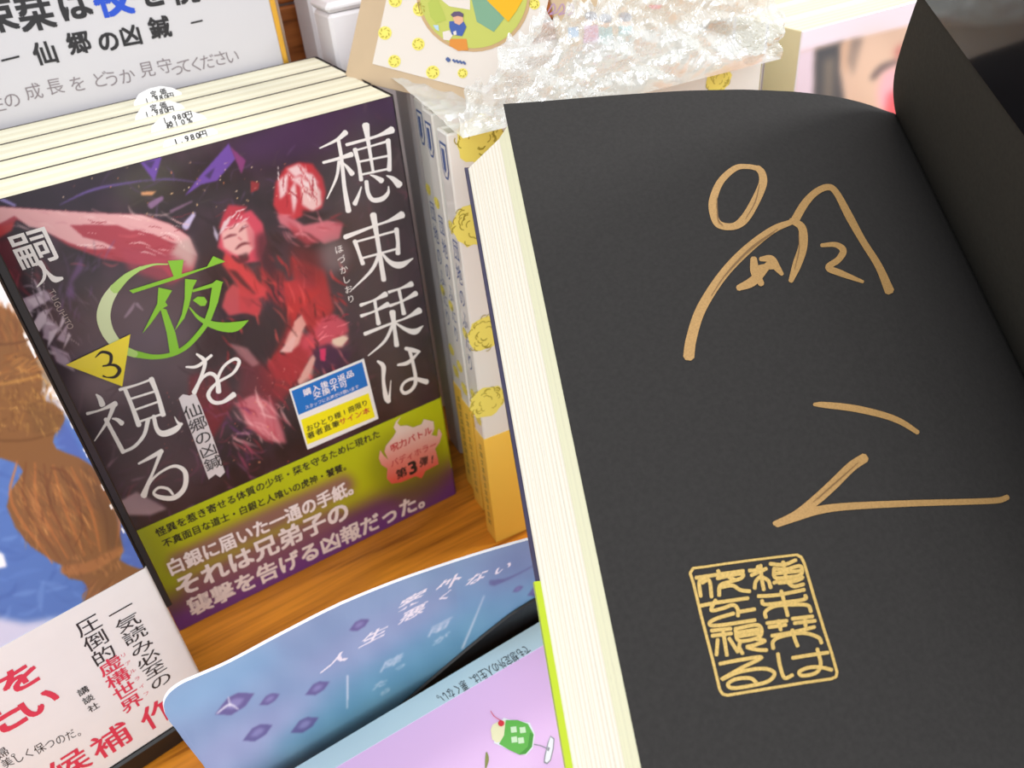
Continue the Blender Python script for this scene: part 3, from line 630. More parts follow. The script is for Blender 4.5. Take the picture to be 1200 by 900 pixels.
m = MB(); m.box(fr2, (sx1 - 2, 70.2, 0), (sx1, 72.8, 270), GOLD, .4); g = m.build('edge_strip', sb, B); g['label'] = 'gold edge strip'
m = MB(); m.box(fr2, (-127, 72.6, 0), (sx1 + 1.8, 74.2, 269), GREYB, .4); m.build('backing', sb, B)

# ================================================================== white children's books with yellow flowers, four copies
yaw = math.radians(-6.1)
WB_U = A3(math.cos(yaw), math.sin(yaw), 0); WB_B = A3(-math.sin(yaw), math.cos(yaw), 0)
WHB = mat('white_cover', (226, 226, 218), 0.35, 0.4); YB = mat('yellow_band', (246, 204, 84), 0.4, 0.2); FLY = mat('flower_yellow', (236, 224, 106), 0.45); FLD = mat('flower_line', (168, 154, 50), 0.5); NAVY = mat('navy_ink', (74, 96, 146), 0.5); GREYINK = mat('grey_ink', (120, 110, 70), 0.5)
WW, WH, WT = 121.0, 178.5, 8.4
def flower(mb, pl, uv, r, h=.08, seed=0):
    rg = random.Random(seed); n = 22
    mb.add([pl.pt(uv + r * (1 + rg.uniform(-.1, .07)) * A3(math.cos(a), .95 * math.sin(a)), h) for a in np.linspace(0, 2 * math.pi, n, endpoint=False)], [tuple(range(n))], FLY)
    for k in range(26):
        rr = r * math.sqrt(rg.random()) * .92; a = rg.uniform(0, 6.28); cc = uv + rr * A3(math.cos(a), math.sin(a)); tt = a + rg.uniform(-.6, .6)
        arc = [cc + r * .17 * A3(math.cos(tt + s_), math.sin(tt + s_)) for s_ in (-1.1, -.4, .4, 1.1)]
        for p, p2 in zip(arc, arc[1:]):
            d = unit(p2 - p); nn = A3(-d[1], d[0]) * r * .022
            mb.add([pl.pt(x, h + .05) for x in (p - nn, p2 - nn, p2 + nn, p + nn)], [(0, 1, 2, 3)], FLD)
def white_book(O, label, front_art):
    pl = Plane(O, WB_U, Z3); sp = Plane(O + WB_B * WT, -WB_B, Z3)      # spine faces away from the cover's far side
    root = thing('picture_book', label, 'book', O, 'white books with yellow flowers')
    mb = MB(); F = (O, WB_U, WB_B, Z3)
    mb.box(F, (0, 0, 0), (WW, 1.6, WH), WHB, .5); mb.box(F, (0, WT - 1.6, 0), (WW, WT, WH), WHB, .5); mb.box(F, (0, .5, 0), (1.6, WT - .5, WH), WHB, .5)
    lg = lambda px_: px_
    # spine print: badge, vertical title, flowers
    def sp_poly(pts, m_, h=.08): mb.add([sp.pt(p, h) for p in pts], [tuple(range(len(pts)))], m_)
    bx, by = WT * .5, 169
    sp_poly([(bx - 2.6, by + 6), (bx + 2.6, by + 6), (bx + 2.6, by - 3), (bx + 1.1, by - 6), (bx - 1.1, by - 6), (bx - 2.6, by - 3)], NAVY)
    sp_poly([(bx - 2.0, by + 5.2), (bx + 2.0, by + 5.2), (bx + 2.0, by - 2.7), (bx + .8, by - 5.2), (bx - .8, by - 5.2), (bx - 2.0, by - 2.7)], WHB, .13)
    sp_poly([(bx - 1.4, by + 4), (bx + .9, by + 4), (bx + .9, by - 2.4), (bx, by - 4), (bx - 1.4, by - 3)], NAVY, .18)
    for i, ch in enumerate('団地のふたり'):
        v_, f_ = glyph(ch); e = 8.4; cy = 138 - 9.2 * i
        mb.add([sp.pt((bx + .55 * e * x_, cy + e * y_), .08) for x_, y_ in v_], f_, NAVY)
    flower(mb, sp, A3(2.6, 146), 2.3, seed=3); flower(mb, sp, A3(2.6, 104), 2.3, seed=4); flower(mb, sp, A3(5, 66), 2.9, seed=5); flower(mb, sp, A3(3, 76), 2.7, seed=6)
    if front_art:
        for p, r, sd in (((562, 163), 8.2, 11), ((556, 263), 8, 12), ((570, 390), 7.6, 13), ((571, 471), 7.4, 14), ((842, 92), 5.5, 15)): flower(mb, pl, pl.loc(p), r, seed=sd)
    else: flower(mb, pl, A3(14, 164), 7, seed=21)
    mb.build('cover', root, O)
    mb = MB(); page_block(mb, pl, 1.8, WW - 3, 3, WH - 3.2, 1.7, WT - 1.7, 6); mb.build('page_block', root, O)
    mb = MB(); hb = 58; g = .25
    mb.box(F, (-g, -g, .2), (WW, 0, hb), YB, .1); mb.box(F, (-g, 0, .2), (0, WT + g, hb), YB, .1); mb.box(F, (-g, WT, .2), (WW, WT + g, hb), YB, .1)
    s2 = Plane(O + WB_B * WT - WB_U * g, -WB_B, Z3)
    for i in range(11):                                     # tiny blurred spine print
        cy = 50 - 4.2 * i; w_ = 1.1 + .3 * math.sin(i * 2.1)
        for dy in (0, 1.5): mb.add([s2.pt(p_, .08) for p_ in ((bx - w_, cy + dy), (bx + w_, cy + dy + .3), (bx + w_, cy + dy + 1.0), (bx - w_, cy + dy + .7))], [(0, 1, 2, 3)], GREYINK)
    bd = mb.build('paper_band', root, O); bd['label'] = 'mustard yellow paper band'
    return root
O1 = A3(126.6, -36.8, 0)
white_book(O1, 'white hardcover with yellow flowers and mustard band, foremost beside the signed book', True)
white_book(A3(132.2, -16.8, 0), 'white flower-patterned hardcover, second from the front of its row', False)
white_book(A3(135.6, -4.2, 0), 'white flower-patterned hardcover, third in its row beside the purple paperbacks', False)
# plain pale book closing that row
pbk = thing('plain_book', 'plain pale grey book closing the row of flowered books', 'book', (145, 26, 0))
Op = A3(143, 22, 12); plp = Plane(Op, WB_U, Z3); F = (Op, WB_U, WB_B, Z3); PALE = mat('pale_cover', (200, 196, 196), 0.4, 0.2)
m = MB(); m.box(F, (0, 0, -12), (118, 2, 166), PALE, .8); m.box(F, (0, 12, -12), (118, 14, 166), PALE, .8); m.box(F, (0, 1, -12), (2, 13, 166), PALE, .8); m.build('cover', pbk, A3(145, 26, 0))
m = MB(); page_block(m, plp, 2.2, 115, -9, 163, 2.2, 11.8, 6); m.build('page_block', pbk, A3(145, 26, 0))
# ================================================================== baluster novels, two copies, and their stand
by_ = math.radians(7.0)
NU = A3(math.cos(by_), math.sin(by_), 0); NB = A3(-math.sin(by_), math.cos(by_), 0)
NBR = hz((249, 820), 9.0)                                # its lower corner beside the paperback
NW, NH, NT = 128.0, 186.0, 20.0
NO = NBR - NU * NW
NP = Plane(NO, NU, Z3)
cn = Canvas(-330, 300, 270, 1010, 1.6, (226, 222, 222))
BLUE = (66, 100, 172)
f = cn.fill
f([(-340, 600), (-200, 560), (-90, 500), (-10, 480), (10, 760), (-160, 860), (-340, 980)], (76, 112, 178), 1, 4); f([(-340, 760), (-160, 760), (-10, 722), (10, 800), (-160, 900), (-340, 960)], (206, 204, 224), .95, 6); cn.dabs(160, (-330, 560, -10, 800), [(92, 130, 196), (58, 90, 160), (110, 146, 206), (70, 104, 170)], 40, 7, -.4, .5, .5, 1.5)
f([(-10, 480), (60, 470), (110, 520), (190, 680), (120, 740), (-10, 760)], (76, 112, 178), 1, 2); f([(60, 480), (80, 500), (112, 560), (190, 700), (100, 700)], (72, 98, 168), 1, 2)
f([(40, 452), (68, 470), (72, 490), (58, 488), (46, 470)], (166, 158, 164), .9, 2)
cn.dabs(160, (-10, 500, 190, 745), [(92, 130, 196), (58, 90, 160), (110, 146, 206), (70, 104, 170)], 34, 6, -.4, .5, .5, 1.5)
f([(-10, 722), (30, 730), (80, 722), (110, 708), (100, 740), (-10, 800)], (206, 204, 224), .95, 4); f([(-10, 640), (4, 650), (8, 664), (-10, 668)], (236, 236, 240), 1, 1)
WD = (136, 90, 46)
right_edge = [(-60, 372), (-40, 360), (-10, 356), (2, 359), (14, 365), (25, 377), (30, 392), (32, 404), (39, 412), (44, 424), (50, 440), (51, 452), (48, 460), (54, 470), (64, 474), (74, 482), (76, 492), (70, 503), (64, 508), (62, 518), (66, 526), (78, 531), (92, 536), (108, 546), (120, 562), (130, 584), (137, 606), (140, 626), (142, 634), (144, 642), (140, 656), (150, 662), (164, 667), (172, 664), (160, 690), (100, 730)]
left_edge = [(92, 718), (97, 708), (104, 690), (97, 681), (80, 677), (73, 670), (73, 663), (60, 656), (36, 640), (18, 618), (8, 594), (12, 576), (22, 562), (27, 552), (20, 543), (2, 537), (-20, 536), (-50, 520), (-64, 496), (-56, 470), (-46, 450), (-60, 420)]
f(right_edge + left_edge, WD, 1, .8)
f([(38, 412), (50, 440), (50, 456), (62, 452), (56, 430), (46, 410)], (136, 116, 92), .9, 1.5)
cn.dabs(60, (-10, 362, 24, 405), [(170, 106, 54), (128, 74, 36), (110, 62, 30)], 20, 2.6, 1.35, .15, .7); cn.dabs(60, (-10, 412, 48, 450), [(196, 132, 64), (150, 92, 40), (120, 70, 30)], 18, 2.6, -.35, .2, .75)
cn.dabs(90, (-6, 455, 72, 508), [(120, 76, 30), (178, 124, 56), (196, 146, 72), (110, 66, 24)], 14, 2.4, 1.0, .5, .75); cn.line([(-10, 404), (20, 402), (38, 396)], [3, 3, 2], (100, 58, 26), .8); cn.line([(-10, 452), (24, 446), (48, 440)], [3, 4, 2], (196, 140, 66), .8); cn.line([(-10, 516), (30, 516), (64, 508)], [3, 3, 2], (104, 64, 24), .8)
for i, t_ in enumerate(np.linspace(0, 1, 9)):
    x0 = 20 + t_ * 84; cn.line([(x0, 540 + 10 * t_), (x0 - 6 + 40 * t_, 590 + 12 * t_), (62 + 74 * t_, 660 - 18 * t_)], [2, 3.6, 2], (118, 66, 28) if i % 2 else (196, 116, 54), .8, .8)
cn.dabs(80, (24, 556, 124, 640), [(196, 118, 58), (130, 76, 34), (170, 100, 48)], 24, 2.4, 1.0, .18, .6)
cn.line([(60, 548), (80, 556), (92, 586), (96, 620), (88, 640)], [3, 3, 3, 2, 2], (110, 60, 26), .8); cn.line([(60, 552), (56, 580), (68, 610), (82, 634)], [2, 3, 2, 2], (110, 62, 28), .7); cn.line([(36, 574), (44, 600), (58, 622)], [6, 9, 4], (206, 134, 74), .7, 2)
cn.line([(74, 668), (106, 664), (142, 644)], [10, 13, 9], (176, 112, 60), .9, 1); cn.dabs(40, (76, 650, 142, 676), [(120, 72, 34), (202, 138, 80)], 10, 1.8, 1.1, .2, .8)
cn.dabs(40, (100, 680, 160, 712), [(120, 72, 34), (192, 128, 72), (150, 94, 48)], 22, 2.4, -.9, .25, .7)
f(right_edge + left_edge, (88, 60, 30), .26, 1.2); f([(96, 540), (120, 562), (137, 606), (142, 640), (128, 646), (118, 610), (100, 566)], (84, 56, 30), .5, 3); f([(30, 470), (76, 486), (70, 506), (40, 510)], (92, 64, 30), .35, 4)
cn.dabs(70, (20, 556, 110, 640), [(206, 146, 82), (90, 52, 22), (186, 128, 66)], 20, 1.6, 1.05, .2, .8, .4); cn.dabs(60, (-8, 412, 74, 510), [(204, 156, 84), (84, 52, 20)], 10, 1.6, .8, .6, .8, .4)
for x_, y_ in ((31, 394), (39, 411), (42, 416), (69, 465), (86, 499), (101, 528), (104, 534), (121, 571), (132, 594), (146, 622)): cn.line([(x_ - 3, y_ - 4), (x_ - 1, y_), (x_ + 1, y_ + 3)], [1.5, 2.6, 1.2], (240, 238, 236), .95, .3)
NART = painted('novel_art', 0.5, 0.1); NWH = mat('novel_band', (222, 219, 218), 0.55, grain=(160, .012)); PINKINK = mat('crimson_ink', (206, 52, 78), 0.5)
nv = thing('novel', 'novel with painted wooden baluster cover and white band, on the black stand', 'book', NBR - NU * NW / 2, 'baluster novels on the stand')
Bn = NBR - NU * NW / 2
m = MB(); jacket(m, NP, NW, NH, NT, .35, BLACKCARD, r=1.0)
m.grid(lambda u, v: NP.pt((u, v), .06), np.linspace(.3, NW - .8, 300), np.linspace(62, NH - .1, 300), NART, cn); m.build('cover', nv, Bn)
m = MB(); page_block(m, NP, .6, NW - 1.0, .3, NH - .5, .45, NT - .45, 10); m.build('page_block', nv, Bn)
m = MB(); m.box((NO, NU, NB, Z3), (NW - .2, .4, 50), (NW + 2.0, 3.2, NH + .6), BLACKCARD, .3); m.build('board', nv, Bn)
NOB = NP.loc((165, 668))[1]
m = MB(); jacket(m, NP, NW, NOB, NT, .15, NWH, v0=.1, g=.25, r=1.0)
K = dict(h=.32)
q = Q(0, 600, 3.0); qb = Q(0, 760, 6.0)
write(m, NP, '一気読み必至の', (141, 714), (188, 797), INKB, em=7.0, sx=1.1, vertical=True, upright=True, bold=.004, **K)
write(m, NP, '圧倒的', (103, 732), (121, 767), INKB, em=7.2, vertical=True, upright=True, bold=.004, **K); write(m, NP, '虚構世界', (129, 779), (154, 823), PINKINK, em=7.4, vertical=True, upright=True, bold=.012, **K)
write(m, NP, 'リアルライフ', (144, 767), (171, 812), PINKINK, em=2.0, upright=True, **K); write(m, NP, '講談社', (97, 809), (109, 828), INKB, em=3.4, upright=True, bold=.01, **K)
for ch, p, e in (('を', (23, 794), 10.5), ('い', (45, 823), 10.5), ('た', (-2, 846), 13)): write(m, NP, ch, p, p, PINKINK, em=e, bold=.03, sx=1.1, **K)
write(m, NP, '美しく保つのだ。', (8, 893), (94, 855), INKB, em=4.8, upright=True, **K); write(m, NP, '婦。', (2, 882), (17, 879), INKB, em=4.6, upright=True, **K)
for ch, p in (('候', (80, 897)), ('補', (130, 867)), ('作', (186, 834))): write(m, NP, ch, p, p, PINKINK, em=12.5, bold=.012, **K)
bd = m.build('paper_band', nv, Bn); bd['label'] = 'white paper band with crimson lettering'
copy_thing(nv, NB * 20.9, 'second baluster novel standing directly behind the first, mostly hidden')
STAND = mat('stand_black', (16, 15, 16), 0.35)
Fs = (NO, NU, NB, Z3); so = A3(*NO[:2], 0)
m = MB(); Fs = (so, NU, NB, Z3)
m.box(Fs, (-10, -1.5, 0), (NW - 1, 44, 8.8), STAND, .8); m.box(Fs, (-10, 42.4, 8.8), (NW - 12, 45, 96), STAND, .8)
tag(m.build('book_stand', base=so), 'black book stand under the baluster novels', 'stand')

# ================================================================== blue rounded display card, curling towards the reader
card_top_px = [tuple(p) for p in [(241, 900), (214, 866), (199, 846)]] + [tuple(p) for p in smooth_line([(194, 837), (192, 828), (194, 819), (201, 810), (214, 801), (232, 793), (270, 776), (330, 744), (395, 711), (460, 684), (520, 663), (580, 644), (645, 626), (710, 610)], 5)]
def top_line(x): return A3(x, np.interp(x, [-20, 46, 82, 116, 150], [-91, -91, -94.5, -103, -114]), 74)
def bot_line(x): return A3(x, np.interp(x, [-20, 46, 116, 150], [-84.5, -84.5, -84.5, -87]), .4)
def card_pt(x, r): return bot_line(x) * (1 - r) + top_line(x) * r
def card_inv(px):
    x, r = 50.0, .6
    for _ in range(12):
        p = to_px([card_pt(x, r), card_pt(x + .01, r), card_pt(x, r + .001)]); J = np.column_stack([(p[1] - p[0]) / .01, (p[2] - p[0]) / .001])
        d = np.linalg.solve(J, np.asarray(px) - p[0]); x += np.clip(d[0], -40, 40); r += np.clip(d[1], -.5, .5)
    return x, r
edge = np.array([card_inv(p) for p in card_top_px])
ccv = Canvas(160, 600, 720, 930, 1.6, (136, 160, 200))
ccv.grad((300, 700), (420, 860), (140, 162, 202), (96, 148, 184))
ccv.blob((250, 800), 90, 26, (122, 176, 214), .9, 14, -.5); ccv.blob((300, 870), 100, 30, (160, 166, 206), .8, 16, -.5); ccv.blob((560, 720), 120, 34, (104, 158, 198), .8, 14, -.5); ccv.blob((620, 655), 70, 24, (104, 134, 178), .8, 12, -.4); ccv.blob((450, 800), 160, 22, (92, 156, 186), .8, 12, -.58); ccv.blob((440, 745), 110, 22, (142, 158, 198), .7, 12, -.5)
ccv.noise(10, 3, (1, 1, .8))
def drop(cx, cy, w_, big=False):
    h_ = w_ * .42; pts = [(cx - w_ * .55, cy + h_ * .75), (cx - w_ * .2, cy - h_ * .35), (cx + w_ * .1, cy - h_ * .7), (cx + w_ * .55, cy - h_ * .65), (cx + w_ * .3, cy + h_ * .2), (cx - w_ * .1, cy + h_ * .8)]
    ccv.fill(pts, (92, 84, 146), .95, .6); ccv.fill([(cx + (x - cx) * .5, cy + (y - cy) * .5) for x, y in pts], (140, 140, 194), .75, 1.0)
    if big: ccv.line([(cx - w_ * .5, cy + h_ * .7), (cx - w_ * .15, cy + h_ * .1), (cx + w_ * .1, cy + h_ * .4)], [1.5, 2.5, 1.5], (226, 230, 240), .95, .5); ccv.line([(cx - w_ * .18, cy - h_ * .4), (cx - w_ * .12, cy + h_ * .2)], [1.5, 2], (226, 230, 240), .9, .5)
drop(275, 824, 42, True); drop(316, 819, 22); drop(372, 806, 26); drop(302, 858, 32); drop(357, 849, 30); drop(421, 732, 22); drop(607, 690, 12); drop(632, 690, 26)
ccv.line([(578, 684), (600, 676), (640, 655)], [6, 2.5, 1], (84, 96, 150), .9); ccv.line([(575, 683), (590, 680)], [7, 3], (84, 96, 150), .8); ccv.fill([(575, 756), (588, 742), (600, 735), (590, 752)], (66, 90, 130), .7, 2)
q = Q(370, 620, 4.286); CW = (240, 234, 238)
for ch, p, e in (('人', (108, 655), 1.05), ('生', (295, 535), 1.0), ('案', (482, 358), 1.0), ('外', (668, 272), 1.0), ('悪', (490, 420), .95), ('く', (650, 335), .7), ('な', (808, 245), .85), ('い', (940, 196), .7)):
    ccv.text(ch, q(p)[0], (33 * e, -17 * e), (9 * e, -17 * e), CW, 1, .02, .3)
for ch, p, e in (('雨', (622, 492), .85), ('が', (628, 552), .6), ('降', (385, 668), .85), ('っ', (425, 690), .5), ('た', (325, 778), .6), ('ら', (350, 815), .5)):
    ccv.text(ch, q(p)[0], (31 * e, -16 * e), (9 * e, -17 * e), (214, 222, 234), .95, .015, .45)
ccv.line(q((160, 735), (160, 815), (157, 900)), [1.6, 1.8, 1.2], (220, 222, 232), .95, .4); ccv.line(q((846, 335), (795, 460), (736, 600)), [1.2, 2, 2.6], (196, 212, 226), .9, .5)
ccv.a = ccv.a * .82 + ccv.a.mean(2, keepdims=True) * .14
CARD = painted('card_print', 0.45, 0.15); CEDGE = mat('card_edge', (244, 244, 248), 0.5)
dc = MB(); xs = np.linspace(edge[:, 0].min(), 150, 460); nr = 180; tops = []
ordx = edge[3:]
for x in xs: tops.append(np.interp(x, ordx[:, 0], ordx[:, 1]) if x > ordx[0, 0] else ordx[0, 1])
lowx = edge[:4][::-1]
def left_r(x):                                  # lower limit near the cut, tilted side
    lo = np.array([[p[0], p[1]] for p in lowx]); k = np.argsort(lo[:, 0])
    return np.interp(x, lo[k, 0], lo[k, 1], right=0.0) if x <= lo[:, 0].max() else 0.0
sl = (edge[0, 0] - edge[3, 0]) / (edge[0, 1] - edge[3, 1])
verts = []; 
for j in range(nr):
    for x, tp in zip(xs, tops):
        bottom = 0.0
        if x < edge[0, 0]: bottom = max(0.0, left_r(x))
        r = bottom + (tp - bottom) * j / (nr - 1); verts.append(card_pt(x, r))
verts = np.array(verts); n = len(xs)
dc.add(verts, [(j * n + i, j * n + i + 1, (j + 1) * n + i + 1, (j + 1) * n + i) for j in range(nr - 1) for i in range(n - 1)], CARD, ccv.sample(to_px(verts)))
back = verts + A3(0, .9, .25)
dc.add(back, [(j * n + i, (j + 1) * n + i, (j + 1) * n + i + 1, j * n + i + 1) for j in range(nr - 1) for i in range(n - 1)], CEDGE)
rim = [(nr - 1) * n + i for i in range(n)]; lft = [j * n for j in range(nr)]
dc.add(np.vstack([verts[rim], back[rim]]), [(i, i + 1, n + i + 1, n + i) for i in range(n - 1)], CEDGE)
dc.add(np.vstack([verts[lft], back[lft]]), [(i, nr + i, nr + i + 1, i + 1) for i in range(nr - 1)], CEDGE)
tag(dc.build('display_card', base=card_pt(50, 0)), 'pale blue display card with rounded corner and purple raindrops, standing behind the pink book', 'card')

GAPSHADE = mat('gap_shadow_black', (12, 12, 14), .5)  # added black strip, shaped as the shadow in the gap below the card
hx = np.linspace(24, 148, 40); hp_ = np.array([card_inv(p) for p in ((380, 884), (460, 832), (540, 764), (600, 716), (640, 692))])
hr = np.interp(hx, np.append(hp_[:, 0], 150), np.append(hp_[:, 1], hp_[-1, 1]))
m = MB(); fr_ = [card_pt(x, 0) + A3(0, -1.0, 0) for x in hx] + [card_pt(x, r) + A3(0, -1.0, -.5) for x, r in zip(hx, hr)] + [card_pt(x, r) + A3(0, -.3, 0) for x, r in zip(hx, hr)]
m.add(fr_, [(k, k + 1, 40 + k + 1, 40 + k) for k in range(39)] + [(40 + k, 40 + k + 1, 80 + k + 1, 80 + k) for k in range(39)], GAPSHADE)
tag(m.build('gap_shadow_strip', base=A3(80, -88, 0)), 'black strip standing in for shade at the foot of the blue card', 'card holder')

# ================================================================== pink book lying flat in front of the card
PZ = 15.0; PKX0, PKX1, PKY1, PKY0 = -34.0, 146.0, -92.0, -220.0
PP = Plane(A3(PKX0, PKY0, PZ), X3, Y3)
PINK = mat('pink_cover', (228, 188, 230), 0.45, 0.15); PBL = mat('pale_blue_strip', (190, 214, 222), 0.45, 0.15)
pk = thing('flat_book', 'pink book lying flat with a green melon soda drawing and pale blue strip', 'book', (56, -156, 0)); Bp = A3(56, -156, 0)
m = MB(); Fp = (A3(0, 0, 0), X3, Y3, Z3)
m.box(Fp, (PKX0, PKY0, PZ - .6), (PKX1, PKY1, PZ), PINK, .2); m.box(Fp, (PKX0, PKY0, 0), (PKX1, PKY1, .6), PINK, .2); m.box(Fp, (PKX1 - .6, PKY0, .3), (PKX1, PKY1, PZ - .3), PINK, .2)
q = Q(450, 680, 4.092)
SG = mat('soda_green', (96, 178, 70), .45); SGD = mat('soda_dark', (72, 150, 52), .45); IC = mat('ice_cream', (236, 230, 186), .45); CH = mat('cherry_red', (214, 50, 60), .45); ICE = mat('ice_pale', (206, 232, 190), .45); GLS = mat('glass_white', (236, 236, 240), .45); GLG = mat('glass_line', (150, 150, 156), .45); LEAF = mat('leaf_olive', (136, 140, 70), .45)
def PL(pts, mm_, h): poly(m, PP, q(*pts), mm_, h)
PL([(548, 690), (575, 660), (600, 668), (700, 684), (724, 738), (714, 806), (682, 840), (640, 832), (580, 806), (545, 790), (528, 782), (530, 700)], GLS, .1)
PL([(512, 718), (520, 694), (545, 680), (580, 672), (588, 720), (566, 772), (540, 780), (518, 764)], IC, .15); PL([(584, 672), (640, 672), (690, 690), (718, 740), (710, 800), (680, 835), (650, 838), (600, 815), (552, 786), (576, 745)], SG, .2)
PL([(700, 730), (716, 744), (708, 800), (680, 832), (650, 836), (690, 800)], SGD, .24)
for x, y in ((622, 718), (665, 720), (625, 766), (657, 770)): PL([(x - 15, y - 12), (x + 12, y - 16), (x + 16, y + 12), (x - 12, y + 16)], ICE, .26)
PL([(562 + 15 * math.cos(a), 688 + 15 * math.sin(a)) for a in np.linspace(0, 6.28, 14, endpoint=False)], CH, .28); stroke(m, PP.at, q((512, 630), (528, 654), (560, 676)), [.8, .8, .8], CH, .3)
stroke(m, PP.at, q((720, 788), (750, 794), (782, 808)), [1.2, .9, 1.2], GLG, .12); PL([(798, 746), (818, 760), (814, 810), (800, 866), (782, 884), (766, 876), (770, 840), (784, 784)], GLG, .14); PL([(798, 752), (812, 764), (809, 808), (796, 862), (782, 876), (772, 870), (776, 838), (788, 786)], GLS, .18); PL([(786, 800), (796, 806), (790, 822), (782, 818)], GLG, .22)
stroke(m, PP.at, q((488, 900), (494, 860), (492, 828)), [2, 4.5, 2], LEAF, .1)
m.build('cover', pk, Bp)
m = MB(); m.box(Fp, (PKX0 + .4, PKY0 + .4, .7), (PKX1 - .8, PKY1 - .5, PZ - .7), CREAM, .2); m.build('page_block', pk, Bp)
m = MB(); y_b = [PP.at(p)[1] for p in ((450, 861), (638, 758))]
def sy(x): return np.interp(x, [30, 112], [PP.at((450, 861))[1], PP.at((638, 758))[1]])
m.prism([A3(PKX0, sy(PKX0), PZ + .05), A3(PKX1, sy(PKX1), PZ + .05), A3(PKX1, PKY1 + .2, PZ + .05), A3(PKX0, PKY1 + .2, PZ + .05)], A3(0, 0, .2), PBL)
write(m, PP, 'でも想定外の人生は、悪くない。', (617, 762), (513, 822), INKB, em=4.6, h=.35)
stp = m.build('cover_strip', pk, Bp); stp['label'] = 'pale blue printed strip'

# ================================================================== photo-cover magazines and their copies
PB0 = hz((940, 37), 182.0); pyaw = math.radians(-3.0)
HU = A3(math.cos(pyaw), math.sin(pyaw), 0); HB = A3(-math.sin(pyaw), math.cos(pyaw), 0)
HO = A3(PB0[0], PB0[1], 0); HP = Plane(HO, HU, Z3); HT = 17.0
ch_ = Canvas(900, -30, 1120, 180, 1.4, (208, 176, 152))
ch_.noise(12, 5); fl = ch_.fill
fl([(930, 30), (1090, -12), (1090, 24), (930, 62)], (226, 214, 224), 1, 1.2); fl([(930, 62), (956, 55), (955, 150), (930, 150)], (214, 196, 208), 1, 3)
fl([(955, 58), (990, 48), (984, 80), (990, 120), (984, 140), (953, 140)], (58, 58, 62), 1, 3); fl([(984, 50), (1000, 46), (998, 70), (990, 90), (985, 70)], (196, 160, 132), 1, 3); fl([(998, 46), (1012, 44), (1006, 70), (1000, 90), (994, 72)], (104, 92, 86), .9, 3); fl([(966, 70), (978, 66), (974, 130), (966, 130)], (150, 134, 110), .6, 4)
ch_.blob((1030, 85), 34, 44, (222, 190, 164), .8, 14); ch_.line([(1022, 92), (1034, 80), (1052, 72)], [6, 9, 6], (92, 78, 78), .85, 3); fl([(1034, 86), (1052, 76), (1056, 140), (1030, 128), (1028, 108)], (236, 176, 190), .9, 4); fl([(1040, 110), (1060, 100), (1060, 150), (1036, 140)], (220, 70, 84), .8, 4); ch_.blob((1060, 62), 12, 10, (176, 80, 76), .7, 4)
HART = painted('photo_print', .3, .5); HCR = mat('cream_spine', (222, 212, 170), .4, .2); HW = mat('photo_cover_white', (226, 220, 222), .3, .5)
mg = thing('photo_book', 'cream-spined photo book with blurred face cover, foremost of its row', 'book', HO, 'photo books by the flowered books')
m = MB(); Fh = (HO, HU, HB, Z3)
m.box(Fh, (0, 0, 0), (128, .6, 182), HW, .2); m.box(Fh, (0, HT - .6, 0), (128, HT, 182), HW, .2); m.box(Fh, (0, .3, 0), (.6, HT - .3, 182), HCR, .2)
m.grid(lambda u, v: HP.pt((u, v), .06), np.linspace(.4, 128, 100), np.linspace(60, 181.8, 120), HART, ch_); m.build('cover', mg, HO)
m = MB(); page_block(m, HP, .8, 127, .4, 181.4, .8, HT - .8, 10); m.build('page_block', mg, HO)
for k, lab in ((1, 'cream-spined photo book second in its row, behind the blurred face cover'), (2, 'cream-spined photo book third in its row'), (3, 'cream-spined photo book last in its row')): copy_thing(mg, HB * 17.5 * k + A3(0, 0, 0), lab)

# ================================================================== white boxes behind the row
BX = mat('box_white', (224, 220, 222), .45, .1); SEAMG = mat('box_seam', (120, 112, 110), .6)
def white_box(x0, y0, x1, y1, z1, label):
    b_ = thing('white_carton', label, 'box', ((x0 + x1) / 2, (y0 + y1) / 2, 0), 'white cartons'); bb = A3((x0 + x1) / 2, (y0 + y1) / 2, 0)
    m = MB(); m.box(fr, (x0, y0, 0), (x1, y1, z1 - 4), BX, 1.2); m.build('body', b_, bb)
    m = MB(); m.box(fr, (x0 - .5, y0 - .5, z1 - 3.6), (x1 + .5, y1 + .5, z1), BX, 1.4); m.build('lid', b_, bb)
wx = hy((389, 40), 60)[0]
white_box(wx, 60, wx + 60, 76, hy((385, 4), 60)[2], 'white carton between the message board and the kraft panel')
white_box(wx + 4, 90, wx + 70, 108, 226, 'taller white carton directly behind the other white carton')

# ================================================================== kraft display panels standing on the flowered books
KRAFT = mat('kraft_card', (196, 172, 140), .7, grain=(60, .04)); KW = mat('leaflet_white', (224, 216, 206), .5)
a0, a1 = hz((404, 92), 181.0), hz((575, 131), 181.0); KU = unit(a1 - a0)
hp = A3(-KU[1], KU[0], 0); lean = math.radians(27); KV = math.cos(lean) * Z3 + math.sin(lean) * hp
KP = Plane(a0, KU, KV)
kr = thing('kraft_panel', 'tan kraft panel with a white flowered leaflet and round picture', 'sign', a0)
m = MB(); m.prism([KP.at(p) for p in ((404, 92), (575, 131), (648, -40), (432, -40))], -KP.N * 1.2, KRAFT); m.build('backing', kr, a0)
m = MB(); m.prism([KP.at(p, .05) for p in ((437, 75), (570, 110), (634, 38), (650, -30), (460, -30))], KP.N * .2, KW)
def disc(cx, cy, r, mm_, h, n=24): poly(m, KP, [(cx + r * math.cos(a), cy + r * math.sin(a)) for a in np.linspace(0, 6.28, n, endpoint=False)], mm_, h)
